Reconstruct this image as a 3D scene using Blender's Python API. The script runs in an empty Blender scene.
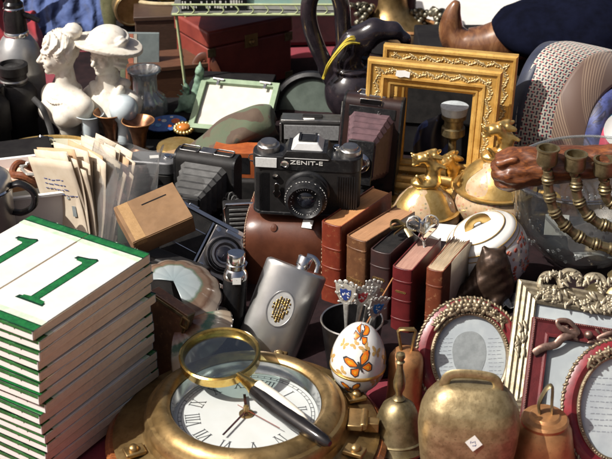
import bpy, random
import numpy as np
from math import *
from mathutils import Matrix, Vector
random.seed(7)
S = bpy.context.scene
COL = S.collection
CM = 0.01                      # everything below is written in centimetres
# ------------------------------------------------------------------ camera maths (table top is z = 0)
FPX = 1300.0; PITCH = radians(28); CAMH = 87.0
def ray(px, py):
    u = (px-306)/FPX; v = -(py-229.5)/FPX
    c, s = cos(PITCH), sin(PITCH)
    return (u, c+v*s, -s+v*c)
def at(px, py, z=0.0):         # the point of the level z that the picture position shows
    d = ray(px, py); t = (z-CAMH)/d[2]
    return Vector((d[0]*t, d[1]*t, z))
def aty(px, py, y):            # the point of the upright plane y that the picture position shows
    d = ray(px, py); t = y/d[1]
    return Vector((d[0]*t, y, CAMH+d[2]*t))
# ------------------------------------------------------------------ mesh helpers
def RT(rx=0, ry=0, rz=0, t=(0, 0, 0)):
    return Matrix.Translation(Vector(t)) @ Matrix.Rotation(radians(rz), 4, 'Z') @ Matrix.Rotation(radians(ry), 4, 'Y') @ Matrix.Rotation(radians(rx), 4, 'X')
def TR(x, y, z): return Matrix.Translation(Vector((x, y, z)))
UPR = RT(90, 0, 0)             # drawing plane stood upright, its face to -y
def cr(pts, k=6, closed=False):   # Catmull-Rom
    P = [Vector(p) for p in pts]; n = len(P); out = []
    for i in range(n if closed else n-1):
        if closed: a, b, c, d = P[i-1], P[i], P[(i+1) % n], P[(i+2) % n]
        else:
            b, c = P[i], P[i+1]; a = P[i-1] if i else b*2-c; d = P[i+2] if i+2 < n else c*2-b
        for j in range(k):
            t = j/k
            out.append(0.5*((2*b)+(c-a)*t+(2*a-5*b+4*c-d)*t*t+(3*b-a-3*c+d)*t**3))
    if not closed: out.append(P[-1])
    return out
def lerp(a, b, t): return a+(b-a)*t
def rrect(w, h, r, k=5):
    o = []
    for cx, cy, a0 in ((w/2-r, h/2-r, 0), (-w/2+r, h/2-r, 90), (-w/2+r, -h/2+r, 180), (w/2-r, -h/2+r, 270)):
        for i in range(k+1):
            a = radians(a0+90*i/k); o.append((cx+r*cos(a), cy+r*sin(a)))
    return o
class MB:
    def __init__(s): s.v = []; s.f = []; s.uv = {}; s.m = []; s.cur = 0
    def add(s, vs, fs, M=None, uv=None):
        o = len(s.v)
        for i, p in enumerate(vs):
            p = Vector(p)
            if M is not None: p = M @ p
            if uv is not None: s.uv[o+i] = uv[i]
            s.v.append(p)
        for f in fs: s.f.append([o+i for i in f]); s.m.append(s.cur)
        return s
    def box(s, c, d, M=None, rot=None):
        x, y, z = d[0]/2, d[1]/2, d[2]/2
        vs = [Vector((a*x, b*y, e*z)) for e in (-1, 1) for a, b in ((-1, -1), (1, -1), (1, 1), (-1, 1))]
        m = TR(*c) @ (RT(*rot) if rot else Matrix.Identity(4))
        return s.add(vs, [(3, 2, 1, 0), (4, 5, 6, 7), (0, 1, 5, 4), (1, 2, 6, 5), (2, 3, 7, 6), (3, 0, 4, 7)], (M @ m) if M is not None else m)
    def lathe(s, prof, n=40, M=None, sx=1, sy=1, fl=0, fk=12, caps=True):
        caps = caps and prof[0] != prof[-1]
        vs = []; fs = []; k = len(prof)
        for j, (r, z) in enumerate(prof):
            for i in range(n):
                a = 2*pi*i/n; rr = r*(1+fl*cos(fk*a)) if fl else r
                vs.append((rr*cos(a)*sx, rr*sin(a)*sy, z))
        for j in range(k-1):
            for i in range(n):
                a, b = j*n+i, j*n+(i+1) % n
                fs.append((a, b, b+n, a+n))
        if caps and prof[0][0] > 1e-6: fs.append(tuple(range(n-1, -1, -1)))
        if caps and prof[-1][0] > 1e-6: fs.append(tuple(range((k-1)*n, k*n)))
        return s.add(vs, fs, M)
    def tube(s, pts, r, n=8, closed=False, M=None, sq=(1, 1), up=None):
        P = [Vector(p) for p in pts]; k = len(P)
        rs = r if isinstance(r, (list, tuple)) else [r]*k
        vs = []; fs = []; prev = None
        for i in range(k):
            a = P[i-1] if (i or closed) else P[i]; b = P[(i+1) % k] if (i < k-1 or closed) else P[i]
            t = (b-a).normalized()
            if prev is None:
                u = Vector(up) if up else (Vector((0, 0, 1)) if abs(t.z) < .9 else Vector((0, 1, 0)))
            else: u = Vector(up) if up else prev
            u = (u-t*u.dot(t)); u = u.normalized() if u.length > 1e-6 else t.orthogonal().normalized()
            w = t.cross(u); prev = u
            ru = rs[i] if not isinstance(rs[i], (list, tuple)) else None
            a1, a2 = (ru*sq[0], ru*sq[1]) if ru is not None else rs[i]
            for j in range(n):
                g = 2*pi*j/n
                vs.append(P[i]+w*(a1*cos(g))+u*(a2*sin(g)))
        for i in range(k if closed else k-1):
            for j in range(n):
                a = i*n+j; b = i*n+(j+1) % n; c = ((i+1) % k)*n+(j+1) % n; d = ((i+1) % k)*n+j
                fs.append((a, b, c, d))
        if not closed: fs += [tuple(range(n-1, -1, -1)), tuple(range((k-1)*n, k*n))]
        return s.add(vs, fs, M)
    def prism(s, o, z0, z1, M=None, top=1.0):
        n = len(o); vs = [(x, y, z0) for x, y in o]+[(x*top, y*top, z1) for x, y in o]
        fs = [tuple(range(n-1, -1, -1)), tuple(range(n, 2*n))]+[(i, (i+1) % n, n+(i+1) % n, n+i) for i in range(n)]
        return s.add(vs, fs, M)
    def grid(s, fn, nu, nv, M=None, cu=False, cv=False):
        vs = []; uv = []; fs = []; a = nu if cu else nu+1; b = nv if cv else nv+1
        for i in range(a):
            for j in range(b):
                vs.append(fn(i/nu, j/nv)); uv.append((i/nu, j/nv))
        for i in range(nu):
            for j in range(nv):
                i2, j2 = (i+1) % a, (j+1) % b
                fs.append((i*b+j, i2*b+j, i2*b+j2, i*b+j2))
        return s.add(vs, fs, M, uv)
    def ball(s, c, r, M=None, n=12, rot=None):
        r = (r, r, r) if not isinstance(r, (tuple, list)) else r
        prof = [(sin(pi*i/(n//2+2)), -cos(pi*i/(n//2+2))) for i in range(n//2+3)]
        prof[0] = (0, -1); prof[-1] = (0, 1)
        m = TR(*c) @ (RT(*rot) if rot else Matrix.Identity(4)) @ Matrix.Diagonal((r[0], r[1], r[2], 1))
        return s.lathe(prof, n, (M @ m) if M is not None else m)
    def ring(s, out, nor, prof, M=None, closed=True):    # profile (offset, height) swept round an outline
        n = len(out); k = len(prof); vs = []; fs = []
        for (x, y), (a, b) in zip(out, nor):
            for o, h in prof: vs.append((x+a*o, y+b*o, h))
        for i in range(n):
            for j in range(k if closed else k-1):
                i2, j2 = (i+1) % n, (j+1) % k
                fs.append((i*k+j, i2*k+j, i2*k+j2, i*k+j2))
        return s.add(vs, fs, M)
    def sdf(s, fn, lo, hi, st, M=None):                   # surface nets
        ax = [np.arange(lo[i], hi[i]+st, st) for i in range(3)]
        X, Y, Z = np.meshgrid(*ax, indexing='ij')
        F = fn([X, Y, Z]); sg = F < 0
        nx, ny, nz = F.shape
        acc = np.zeros((nx-1, ny-1, nz-1, 3)); cnt = np.zeros((nx-1, ny-1, nz-1))
        offs = [(i, j, k) for i in (0, 1) for j in (0, 1) for k in (0, 1)]
        def sl(o): return tuple(slice(o[i], F.shape[i]-1+o[i]) for i in range(3))
        for a in offs:
            for d in range(3):
                if a[d]: continue
                b = list(a); b[d] = 1
                fa, fb = F[sl(a)], F[sl(b)]; cross = (fa < 0) != (fb < 0)
                den = np.where(cross, fa-fb, 1.0); t = np.where(cross, fa/den, 0)
                for e in range(3):
                    acc[..., e] += np.where(cross, a[e]+(t if e == d else 0), 0)
                cnt += cross
        act = cnt > 0; idx = -np.ones(act.shape, int); idx[act] = np.arange(act.sum())
        ijk = np.argwhere(act); V = (acc[act]/cnt[act][:, None]+ijk)*st+np.array(lo)
        fs = []
        for d in range(3):
            e, g = (d+1) % 3, (d+2) % 3
            A = [slice(None)]*3; B = [slice(None)]*3
            A[d] = slice(0, -1); B[d] = slice(1, None)
            ch = sg[tuple(A)] != sg[tuple(B)]
            for p in np.argwhere(ch):
                if p[e] < 1 or p[g] < 1 or p[e] >= F.shape[e]-1 or p[g] >= F.shape[g]-1: continue
                q = []
                for de, dg in ((-1, -1), (0, -1), (0, 0), (-1, 0)):
                    c = p.copy(); c[e] += de; c[g] += dg; q.append(int(idx[tuple(c)]))
                if min(q) < 0: continue
                if not sg[tuple(p)]: q.reverse()
                fs.append(q)
        return s.add([Vector(map(float, v)) for v in V], fs, M)
# signed distances
def ell(P, c, r, rot=None):
    x, y, z = P[0]-c[0], P[1]-c[1], P[2]-c[2]
    if rot:
        m = RT(*rot).to_3x3().transposed()
        x, y, z = [m[i][0]*x+m[i][1]*y+m[i][2]*z for i in range(3)]
    k0 = np.sqrt((x/r[0])**2+(y/r[1])**2+(z/r[2])**2)+1e-9
    k1 = np.sqrt((x/r[0]**2)**2+(y/r[1]**2)**2+(z/r[2]**2)**2)+1e-9
    return k0*(k0-1)/k1
def cap(P, a, b, ra, rb=None):
    rb = ra if rb is None else rb
    a = np.array(a, float); d = np.array(b, float)-a; L = (d*d).sum()
    h = np.clip(((P[0]-a[0])*d[0]+(P[1]-a[1])*d[1]+(P[2]-a[2])*d[2])/L, 0, 1)
    return np.sqrt((P[0]-a[0]-d[0]*h)**2+(P[1]-a[1]-d[1]*h)**2+(P[2]-a[2]-d[2]*h)**2)-(ra+(rb-ra)*h)
def su(a, b, k=.5):
    h = np.clip(.5+.5*(b-a)/k, 0, 1); return b+(a-b)*h-k*h*(1-h)
def sc_(a, b, k=.3): return -su(-a, b, k)                 # a minus b
def rotP(P, rx, ry, rz, c):
    m = RT(rx, ry, rz).to_3x3().transposed(); q = [P[i]-c[i] for i in range(3)]
    return [m[i][0]*q[0]+m[i][1]*q[1]+m[i][2]*q[2]+c[i] for i in range(3)]
# ------------------------------------------------------------------ objects
def to_mesh(name, mb, mats, sharp=38):
    me = bpy.data.meshes.new(name)
    me.from_pydata([tuple(p*CM) for p in mb.v], [], mb.f)
    mats = mats if isinstance(mats, (list, tuple)) else [mats]
    for m in mats: me.materials.append(m)
    if len(mats) > 1: me.polygons.foreach_set('material_index', mb.m)
    if mb.uv:
        l = me.uv_layers.new(name='UVMap')
        for lp in me.loops: l.data[lp.index].uv = mb.uv.get(lp.vertex_index, (0, 0))
    me.polygons.foreach_set('use_smooth', [True]*len(me.polygons))
    me.validate(); me.update()
    if sharp < 180: me.set_sharp_from_angle(angle=radians(sharp))
    return me
def put(o, loc, rot):
    o.location = Vector(loc)*CM; o.rotation_euler = [radians(a) for a in rot]
def props(o, label, cat, group=None, kind=None):
    if label: o['label'] = label
    if cat: o['category'] = cat
    if group: o['group'] = group
    if kind: o['kind'] = kind
    return o
def T(name, label, cat, loc, rot=(0, 0, 0), group=None):
    o = bpy.data.objects.new(name, None); o.empty_display_size = .02; COL.objects.link(o)
    put(o, loc, rot); return props(o, label, cat, group)
def part(name, mb, mats, parent, bev=0, sub=0, sharp=38, loc=(0, 0, 0), rot=(0, 0, 0), label=None, solid=0):
    o = bpy.data.objects.new(name, to_mesh(name, mb, mats, sharp)); COL.objects.link(o); o.parent = parent
    put(o, loc, rot)
    if label: o['label'] = label
    if solid:
        m = o.modifiers.new('thick', 'SOLIDIFY'); m.thickness = solid*CM; m.offset = 0
    if bev:
        m = o.modifiers.new('bevel', 'BEVEL'); m.width = bev*CM; m.segments = 2; m.limit_method = 'ANGLE'; m.angle_limit = radians(40)
    if sub:
        m = o.modifiers.new('sub', 'SUBSURF'); m.levels = sub; m.render_levels = sub
    return o
def solo(name, mb, mats, label, cat, loc, rot=(0, 0, 0), group=None, **k):
    return props(part(name, mb, mats, None, loc=loc, rot=rot, **k), label, cat, group)
def dup(o, parent=None):
    c = o.copy(); COL.objects.link(c); c.parent = parent
    for ch in list(o.children): dup(ch, c)
    return c
def text_mb(txt, size, depth=.03, M=None, mb=None, align='CENTER'):
    cu = bpy.data.curves.new('lettering', 'FONT'); cu.body = txt; cu.size = size; cu.extrude = depth/2; cu.align_x = align; cu.align_y = 'CENTER'; cu.resolution_u = 3
    ob = bpy.data.objects.new('lettering', cu); COL.objects.link(ob)
    dg = bpy.context.evaluated_depsgraph_get(); me = bpy.data.meshes.new_from_object(ob.evaluated_get(dg))
    mb = mb or MB()
    mb.add([v.co.copy() for v in me.vertices], [tuple(p.vertices) for p in me.polygons], M)
    bpy.data.objects.remove(ob); bpy.data.curves.remove(cu); bpy.data.meshes.remove(me)
    return mb
# ------------------------------------------------------------------ materials
class NT:
    def __init__(s, name):
        s.mat = bpy.data.materials.new(name); s.mat.use_nodes = True; s.t = s.mat.node_tree
        s.b = s.t.nodes['Principled BSDF']; s.out = s.t.nodes['Material Output']; s._o = None
    def n(s, typ, **k):
        x = s.t.nodes.new(typ)
        for a, b in k.items():
            if a.startswith('_'): setattr(x, a[1:], b)
            else: x.inputs[a.replace('__', ' ')].default_value = b
        return x
    def l(s, a, b): s.t.links.new(a, b)
    def co(s, which='Object'):
        return s.n('ShaderNodeTexCoord').outputs[which]
    def ramp(s, src, stops, interp='LINEAR'):
        r = s.n('ShaderNodeValToRGB'); e = r.color_ramp; e.interpolation = interp
        while len(e.elements) < len(stops): e.elements.new(.5)
        for el, (p, c) in zip(e.elements, stops):
            el.position = p; el.color = (*c, 1) if len(c) == 3 else c
        s.l(src, r.inputs[0]); return r.outputs[0]
    def noise(s, scale, detail=5, rough=.55, co=None, dist=0):
        x = s.n('ShaderNodeTexNoise', Scale=scale*100, Detail=detail, Roughness=rough, Distortion=dist)
        s.l(co or s.co(), x.inputs['Vector']); return x.outputs['Fac']
    def bump(s, src, strength=.3, dist=.05):
        x = s.n('ShaderNodeBump', Strength=strength, Distance=dist*CM); s.l(src, x.inputs['Height'])
        prev = s.b.inputs['Normal'].links
        if prev: s.l(prev[0].from_socket, x.inputs['Normal'])
        s.l(x.outputs[0], s.b.inputs['Normal'])
    def mix(s, fac, a, b, mode='MIX'):
        x = s.n('ShaderNodeMix', _data_type='RGBA', _blend_type=mode)
        for v, i in ((fac, 0), (a, 6), (b, 7)):
            if hasattr(v, 'is_output'): s.l(v, x.inputs[i])
            else: x.inputs[i].default_value = v if i == 0 else (*v, 1)
        return x.outputs[2]
    def setup(s, rough=.5, metal=0, **k):
        s.b.inputs['Roughness'].default_value = rough; s.b.inputs['Metallic'].default_value = metal
        for a, b in k.items(): s.b.inputs[a.replace('__', ' ')].default_value = b
        return s
    def col(s, c):
        if hasattr(c, 'is_output'): s.l(c, s.b.inputs['Base Color'])
        else: s.b.inputs['Base Color'].default_value = (*c, 1)
        return s
def M(name, c, c2=None, rough=.5, metal=0, sc=.6, bump=0, bsc=4, lo=.38, hi=.62, rvar=.15, c3=None, sc3=5, amt3=.5, **k):
    """two tone base colour with wear spots, uneven gloss and fine bump"""
    t = NT(name); t.setup(rough, metal, **k)
    c2 = c2 or tuple(x*.75 for x in c)
    f = t.noise(sc, 6, .6)
    o = t.ramp(f, [(lo, c), (hi, c2)])
    if c3:
        g = t.ramp(t.noise(sc3, 4, .7), [(.55, (0, 0, 0)), (.68, (amt3,)*3)])
        o = t.mix(g, o, c3)
    t.col(o)
    if rvar:
        m = t.n('ShaderNodeMapRange'); m.inputs[3].default_value = max(0.03, rough-rvar); m.inputs[4].default_value = min(1, rough+rvar)
        t.l(t.noise(sc*3.1, 5, .65), m.inputs[0]); t.l(m.outputs[0], t.b.inputs['Roughness'])
    if bump: t.bump(t.noise(bsc, 5, .6), bump)
    if metal > .5 and bump:
        for sv in ((1, 22, 3), (20, 1, 4)):
            mp = t.n('ShaderNodeMapping'); mp.inputs['Scale'].default_value = sv; mp.inputs['Rotation'].default_value = (.4, .3, .5); t.l(t.co(), mp.inputs['Vector']); t.bump(t.noise(.5, 6, .75, mp.outputs[0]), .10, .04)
    return t.mat
def GLASS(name, tint=(1, 1, 1), rough=.02, ior=1.45, bump=0, bsc=3, voro=0):
    t = NT(name); t.setup(rough, 0, IOR=ior, Transmission__Weight=1.0); t.col(tint)
    if bump: t.bump(t.noise(bsc, 3), bump)
    if voro:
        v = t.n('ShaderNodeTexVoronoi', Scale=voro*100); t.l(t.co(), v.inputs['Vector']); t.bump(v.outputs['Distance'], .8, .15)
    return t.mat
def THIN(name, tint, alpha, rough=.15, bump=.3, bsc=1.2):   # thin film: part see-through, part glossy
    t = NT(name); t.setup(rough, 0, Alpha=alpha); t.col(tint)
    t.bump(t.noise(bsc, 4), bump, .3)
    return t.mat
def WOOD(name, a, b, sc=.35, stretch=(1, 6, 6), rough=.45, bump=.12, coat=0):
    t = NT(name); t.setup(rough, 0, Coat__Weight=coat)
    mp = t.n('ShaderNodeMapping'); mp.inputs['Scale'].default_value = stretch; t.l(t.co(), mp.inputs['Vector'])
    f = t.noise(sc, 8, .65, mp.outputs[0], 1.2)
    t.col(t.ramp(f, [(.3, a), (.55, b), (.7, a)])); t.bump(f, bump); return t.mat
def LEATHER(name, a, b, rough=.42, sc=.5, bump=.25, coat=.15, wear=None):
    t = NT(name); t.setup(rough, 0, Coat__Weight=coat, Coat__Roughness=.3)
    o = t.ramp(t.noise(sc, 6, .65), [(.35, a), (.65, b)])
    if wear:
        o = t.mix(t.ramp(t.noise(1.6, 6, .75), [(.56, (0, 0, 0)), (.66, (.75,)*3)]), o, wear)
    t.col(o)
    v = t.n('ShaderNodeTexVoronoi', Scale=1400.0); t.l(t.co(), v.inputs['Vector'])
    t.bump(v.outputs['Distance'], bump, .03); t.bump(t.noise(1.2, 5), .2, .08); return t.mat
m = {}
m['brass'] = M('brass', (.42, .285, .125), (.27, .175, .07), .40, .85, .5, .06, 6, c3=(.16, .11, .05), sc3=1.4, amt3=.55)
m['brass_bright'] = M('bright_brass', (.72, .52, .17), (.58, .38, .10), .18, 1, .8, .03)
m['gold'] = M('gilt', (.74, .52, .20), (.60, .38, .12), .33, .85, 1.0, .08, 5)
m['gold_frame'] = M('gilt_wood', (.70, .43, .12), (.52, .28, .06), .40, .4, .35, .1, 6, c3=(.28, .13, .03), sc3=2.5, amt3=.5)
m['antique'] = M('antique_brass', (.30, .24, .13), (.17, .13, .065), .42, .8, .9, .1, 7, c3=(.10, .09, .055), sc3=3)
m['bell'] = M('bell_bronze', (.37, .29, .155), (.21, .155, .075), .42, .65, .7, .45, 2.2, c3=(.12, .08, .04), sc3=3.2, amt3=.6)
m['copper'] = M('copper', (.52, .265, .11), (.38, .175, .07), .44, .6, .5, .15, 5, c3=(.20, .11, .05), sc3=1.8)
m['copper_dark'] = M('aged_copper', (.30, .15, .085), (.17, .08, .045), .38, .9, .6, .12, 5)
m['steel'] = M('brushed_steel', (.56, .55, .53), (.47, .46, .44), .31, .9, .2, .02, rvar=.04)
m['pewter'] = M('pewter', (.48, .47, .45), (.36, .35, .34), .38, 1, .4, .06, 4)
m['chrome'] = M('chrome', (.78, .78, .77), (.66, .66, .65), .14, 1, 1, 0, rvar=.06)
m['silver'] = M('old_silver', (.66, .65, .61), (.44, .42, .38), .34, .6, 1.4, .12, 8)
m['black_plastic'] = M('black_plastic', (.008, .008, .009), (.014, .014, .015), .3, 0, .6, .05, 8, Specular__IOR__Level=.3)
m['black_metal'] = M('black_enamel', (.009, .009, .010), (.017, .017, .018), .34, 0, .8, .06, 6, c3=(.10, .095, .085), sc3=3, amt3=.3, Specular__IOR__Level=.35)
m['black_leather'] = LEATHER('black_leather', (.010, .0095, .0095), (.022, .020, .019), .55, .6, .5, .03); m['black_leather'].node_tree.nodes['Principled BSDF'].inputs['Specular IOR Level'].default_value = .25
m['brown_leather'] = LEATHER('brown_leather', (.115, .038, .019), (.072, .023, .012), .36, .4, .12, .25)
m['marble'] = M('plaster', (.68, .64, .56), (.60, .54, .45), .6, 0, .5, .14, 5, c3=(.38, .31, .22), sc3=1.0, amt3=.4)
m['cloth_red'] = None
m['white_paper'] = M('white_paper', (.70, .69, .66), (.64, .62, .57), .8, 0, .4, .05)
m['ink'] = M('ink', (.03, .05, .16), (.05, .07, .2), .7, rvar=0)
m['ink_black'] = M('black_ink', (.02, .02, .022), (.03, .03, .03), .6, rvar=0)
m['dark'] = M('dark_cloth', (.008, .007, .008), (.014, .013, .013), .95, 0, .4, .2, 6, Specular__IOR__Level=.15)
m['glass'] = GLASS('clear_glass')
m['cord'] = M('dark_cord', (.015, .014, .014), (.03, .028, .026), .6)
# ------------------------------------------------------------------ camera, sky, sun
cam = bpy.data.cameras.new('camera'); camo = bpy.data.objects.new('camera', cam); COL.objects.link(camo)
camo.location = (0, 0, CAMH*CM); camo.rotation_euler = (radians(90)-PITCH, 0, 0)
cam.sensor_width = 36; cam.lens = 36*FPX/612; cam.clip_start = .05; cam.clip_end = 400
cam.dof.use_dof = True; cam.dof.focus_distance = 1.62; cam.dof.aperture_fstop = 16
S.camera = camo
SUN = Vector((-.61, -.25, .76)).normalized()
el = asin(SUN.z); az = atan2(SUN.x, SUN.y)
w = bpy.data.worlds.new('World'); S.world = w; w.use_nodes = True
sk = w.node_tree.nodes.new('ShaderNodeTexSky'); sk.sky_type = 'NISHITA'; sk.sun_disc = False; sk.sun_elevation = el; sk.sun_rotation = az; sk.dust_density = 7; sk.ozone_density = .2; sk.air_density = .45
bg = w.node_tree.nodes['Background']; bg.inputs['Strength'].default_value = .075
w.node_tree.links.new(sk.outputs[0], bg.inputs[0])
sl = bpy.data.lights.new('sun', 'SUN'); sl.energy = 4.95; sl.angle = radians(.5); sl.color = (1, .97, .91)
so = bpy.data.objects.new('sun', sl); COL.objects.link(so); so.rotation_euler = SUN.to_track_quat('Z', 'Y').to_euler(); so.location = (-2, 0, 4)
S.view_settings.view_transform = 'Standard'; S.view_settings.look = 'None'; S.view_settings.gamma = 1; S.view_settings.exposure = .32
S.view_settings.use_curve_mapping = False
S.cycles.max_bounces = 12; S.cycles.transparent_max_bounces = 24; S.cycles.transmission_bounces = 12; S.cycles.caustics_reflective = False
# ================================================================== extra materials
def THINGLASS(name, tint=(.93, .95, .94), ior=1.45, rough=.03, bump=0, bsc=2, voro=0, add=.0, milk=0):
    t = NT(name); t.t.nodes.remove(t.b)
    lw = t.n('ShaderNodeLayerWeight', Blend=.5); pw = t.n('ShaderNodeMath', _operation='POWER'); pw.inputs[1].default_value = 4.0
    f0 = ((ior-1)/(ior+1))**2; fr = t.n('ShaderNodeMath', _operation='MULTIPLY_ADD', _use_clamp=True); fr.inputs[1].default_value = 1-f0; fr.inputs[2].default_value = f0
    t.l(lw.outputs['Facing'], pw.inputs[0]); t.l(pw.outputs[0], fr.inputs[0]); tr = t.n('ShaderNodeBsdfTransparent'); tr.inputs[0].default_value = (*tint, 1)
    gl = t.n('ShaderNodeBsdfGlossy', Roughness=rough); mx = t.n('ShaderNodeMixShader')
    if bump or voro:
        b = t.n('ShaderNodeBump', Strength=bump or .8, Distance=.12*CM)
        if voro:
            v = t.n('ShaderNodeTexVoronoi', Scale=voro*100); t.l(t.co(), v.inputs['Vector']); t.l(v.outputs['Distance'], b.inputs['Height'])
        else: t.l(t.noise(bsc, 3), b.inputs['Height'])
        t.l(b.outputs[0], gl.inputs['Normal']); t.l(b.outputs[0], lw.inputs['Normal'])
    if milk:
        df = t.n('ShaderNodeBsdfDiffuse'); df.inputs[0].default_value = (.78, .80, .80, 1); tl = t.n('ShaderNodeBsdfTranslucent'); tl.inputs[0].default_value = (.78, .80, .80, 1); m1 = t.n('ShaderNodeMixShader'); m1.inputs[0].default_value = .5; m2 = t.n('ShaderNodeMixShader'); m2.inputs[0].default_value = milk
        t.l(df.outputs[0], m1.inputs[1]); t.l(tl.outputs[0], m1.inputs[2]); t.l(tr.outputs[0], m2.inputs[1]); t.l(m1.outputs[0], m2.inputs[2]); tr = m2
    if add:
        ma = t.n('ShaderNodeMath', _operation='ADD', _use_clamp=True); ma.inputs[1].default_value = add
        t.l(fr.outputs[0], ma.inputs[0]); t.l(ma.outputs[0], mx.inputs[0])
    else: t.l(fr.outputs[0], mx.inputs[0])
    t.l(tr.outputs[0], mx.inputs[1]); t.l(gl.outputs[0], mx.inputs[2]); t.l(mx.outputs[0], t.out.inputs[0]); return t.mat
m['thin_glass'] = THINGLASS('thin_glass')
m['pane'] = THINGLASS('window_glass', (.97, .98, .98), 1.35)
def cloth_mat(name, a, b, sc=.5, weave=18, rough=.85):
    t = NT(name); t.setup(rough, 0, Sheen__Weight=.15)
    t.col(t.ramp(t.noise(sc, 6, .6), [(.35, a), (.65, b)]))
    for d in ('X', 'Y'):
        wv = t.n('ShaderNodeTexWave', Scale=weave*100/6.28, Distortion=.6, _bands_direction=d); t.l(t.co(), wv.inputs['Vector']); t.bump(wv.outputs['Fac'], .18, .03)
    return t.mat
m['tablecloth'] = cloth_mat('crimson_cloth', (.22, .012, .027), (.14, .008, .018), .25, 12)
m['page'] = None
def page_mat(name, a, b):
    t = NT(name); t.setup(.85, 0)
    mp = t.n('ShaderNodeMapping'); mp.inputs['Scale'].default_value = (11, .5, .5); t.l(t.co(), mp.inputs['Vector'])
    f = t.noise(.6, 4, .7, mp.outputs[0])
    o = t.ramp(f, [(.3, a), (.7, b)])
    o = t.mix(t.ramp(t.noise(.3, 5), [(.45, (0, 0, 0)), (.65, (.5,)*3)]), o, tuple(x*.6 for x in a))
    t.col(o); t.bump(f, .5, .06); return t.mat
# ================================================================== ground, table, cloth
g = MB().grid(lambda u, v: (-6000+12000*u, -6000+12000*v, 0), 12, 12)
solo('ground', g, M('paving', (.40, .36, .29), (.31, .28, .23), .85, 0, .02, .2, .3), None, None, (0, 0, -76))['kind'] = 'structure'
t = T('trestle_table', 'long trestle table carrying the whole flea market display under a crimson cloth', 'table', (0, 205, -76))
part('tabletop', MB().box((0, 0, 74.2), (345, 268, 2.6)), WOOD('plain_wood', (.32, .2, .1), (.22, .13, .06)), t)
for x in (-160, 160):
    for y in (-120, 120): part('leg', MB().box((x, y, 36.4), (5, 5, 72.8)), WOOD('leg_wood', (.3, .2, .1), (.22, .13, .06)), t)
def clothz(x, y): return .10*sin(x*.31+.7*sin(y*.13))+.10*sin(y*.27+1.3*sin(x*.09))-.25
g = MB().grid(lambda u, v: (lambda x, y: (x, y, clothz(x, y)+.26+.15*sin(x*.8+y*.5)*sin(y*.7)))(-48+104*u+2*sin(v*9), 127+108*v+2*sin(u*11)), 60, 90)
solo('shade_sheet', g, M('shade_black', (.012, .008, .009), (.022, .012, .013), .95, 0, .4, .3, 5, Specular__IOR__Level=.1), 'added black sheet standing for the shade in gaps between books and cameras', 'cloth', (0, 0, 0), solid=.05)  # added sheet: stands for shade in the gaps and cuts the red bounce
g = MB().grid(lambda u, v: (lambda x, y: (x, y, clothz(x, y)-(0 if (abs(x) < 172 and 72 < y < 338) else 22)))(-178+356*u, 66+278*v), 120, 100)
solo('tablecloth', g, m['tablecloth'], 'crimson cloth spread over the whole market table', 'tablecloth', (0, 0, 0))
# ================================================================== number tiles
t = NT('terracotta_bisque'); t.setup(.9, 0)
f = t.noise(.7, 7, .7); o = t.ramp(f, [(.3, (.82, .64, .43)), (.6, (.70, .53, .34)), (.75, (.46, .32, .19))])
mp = t.n('ShaderNodeMapping'); mp.inputs['Scale'].default_value = (.5, .5, 9); t.l(t.co(), mp.inputs['Vector'])
t.col(t.mix(t.ramp(t.noise(.6, 5, .7, mp.outputs[0]), [(.4, (0, 0, 0)), (.7, (.6,)*3)]), o, (.52, .44, .34))); t.bump(f, .4, .08); clay = t.mat
t = NT('white_glaze'); t.setup(.12, 0, Coat__Weight=.4); t.col(t.ramp(t.noise(.5, 4), [(.4, (.66, .65, .61)), (.7, (.60, .59, .54))])); t.bump(t.noise(.5, 3), .12, .1); glaze = t.mat
def green_glaze(n, a, b):
    t = NT(n); t.setup(.14, 0, Coat__Weight=.5); t.col(t.ramp(t.noise(.9, 5, .7), [(.35, a), (.65, b)])); return t.mat
green = green_glaze('green_glaze', (.014, .155, .035), (.006, .075, .02)); dgreen = green_glaze('dark_green_glaze', (.005, .035, .012), (.004, .02, .008)); pgreen = green_glaze('pale_green_glaze', (.42, .60, .38), (.62, .68, .54))
TW, TL, TH = 8.45, 18.5, 1.235
bodyb = MB().box((0, 0, TH/2), (TW, TL-.3, TH-.26))
glz = MB().box((0, 0, TH-.07), (TW-.10, TL, .14)); glz.box((0, -TL/2+.07, TH/2+.04), (TW-.1, .15, TH-.22)); glz.box((0, TL/2-.07, TH/2+.04), (TW-.1, .15, TH-.22))
bords = [MB(), MB()]
for s in (-1, 1):
    bord = bords[s > 0]
    bord.cur = 0; bord.box((0, s*(TL/2-.62), TH), (TW, 1.05, .05))
    bord.cur = 1; bord.box((0, s*(TL/2-1.22), TH), (TW, .16, .055)); bord.box((0, s*(TL/2-.1), TH-.02), (TW, .2, .09))
    bord.cur = 2; bord.box((0, s*(TL/2-1.75), TH), (TW, .8, .018))
    bord.cur = 0; bord.box((0, s*(TL/2+.005), TH-.17), (TW-.2, .03, .3)); bord.cur = 1; bord.box((0, s*(TL/2+.012), TH-.36), (TW-.3, .02, .07))
random.seed(3)
for s in (-1, 1):
    bord = bords[s > 0]
    for k in range(7):
        bord.cur = random.choice((0, 0, 2)); x = random.uniform(-TW/2+.5, TW/2-.5); h = random.uniform(.15, .7)
        bord.ball((x, s*TL/2, TH-h*.5), (random.uniform(.12, .5), .03, h*.6), n=8)
dig = [(-.55, -4.6), (-1.75, -4.75), (-1.85, -5.35), (1.85, -5.35), (1.75, -4.75), (.62, -4.6), (.62, 5.1), (.25, 5.35), (-.6, 5.0), (-2.0, 4.75), (-2.05, 4.2), (-.95, 4.15), (-.55, 3.7)]
digm = [dgreen, green]
proto = None; ex = Vector((cos(radians(-32)), sin(radians(-32)), 0)); ey = Vector((-ex.y, ex.x, 0))
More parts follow.
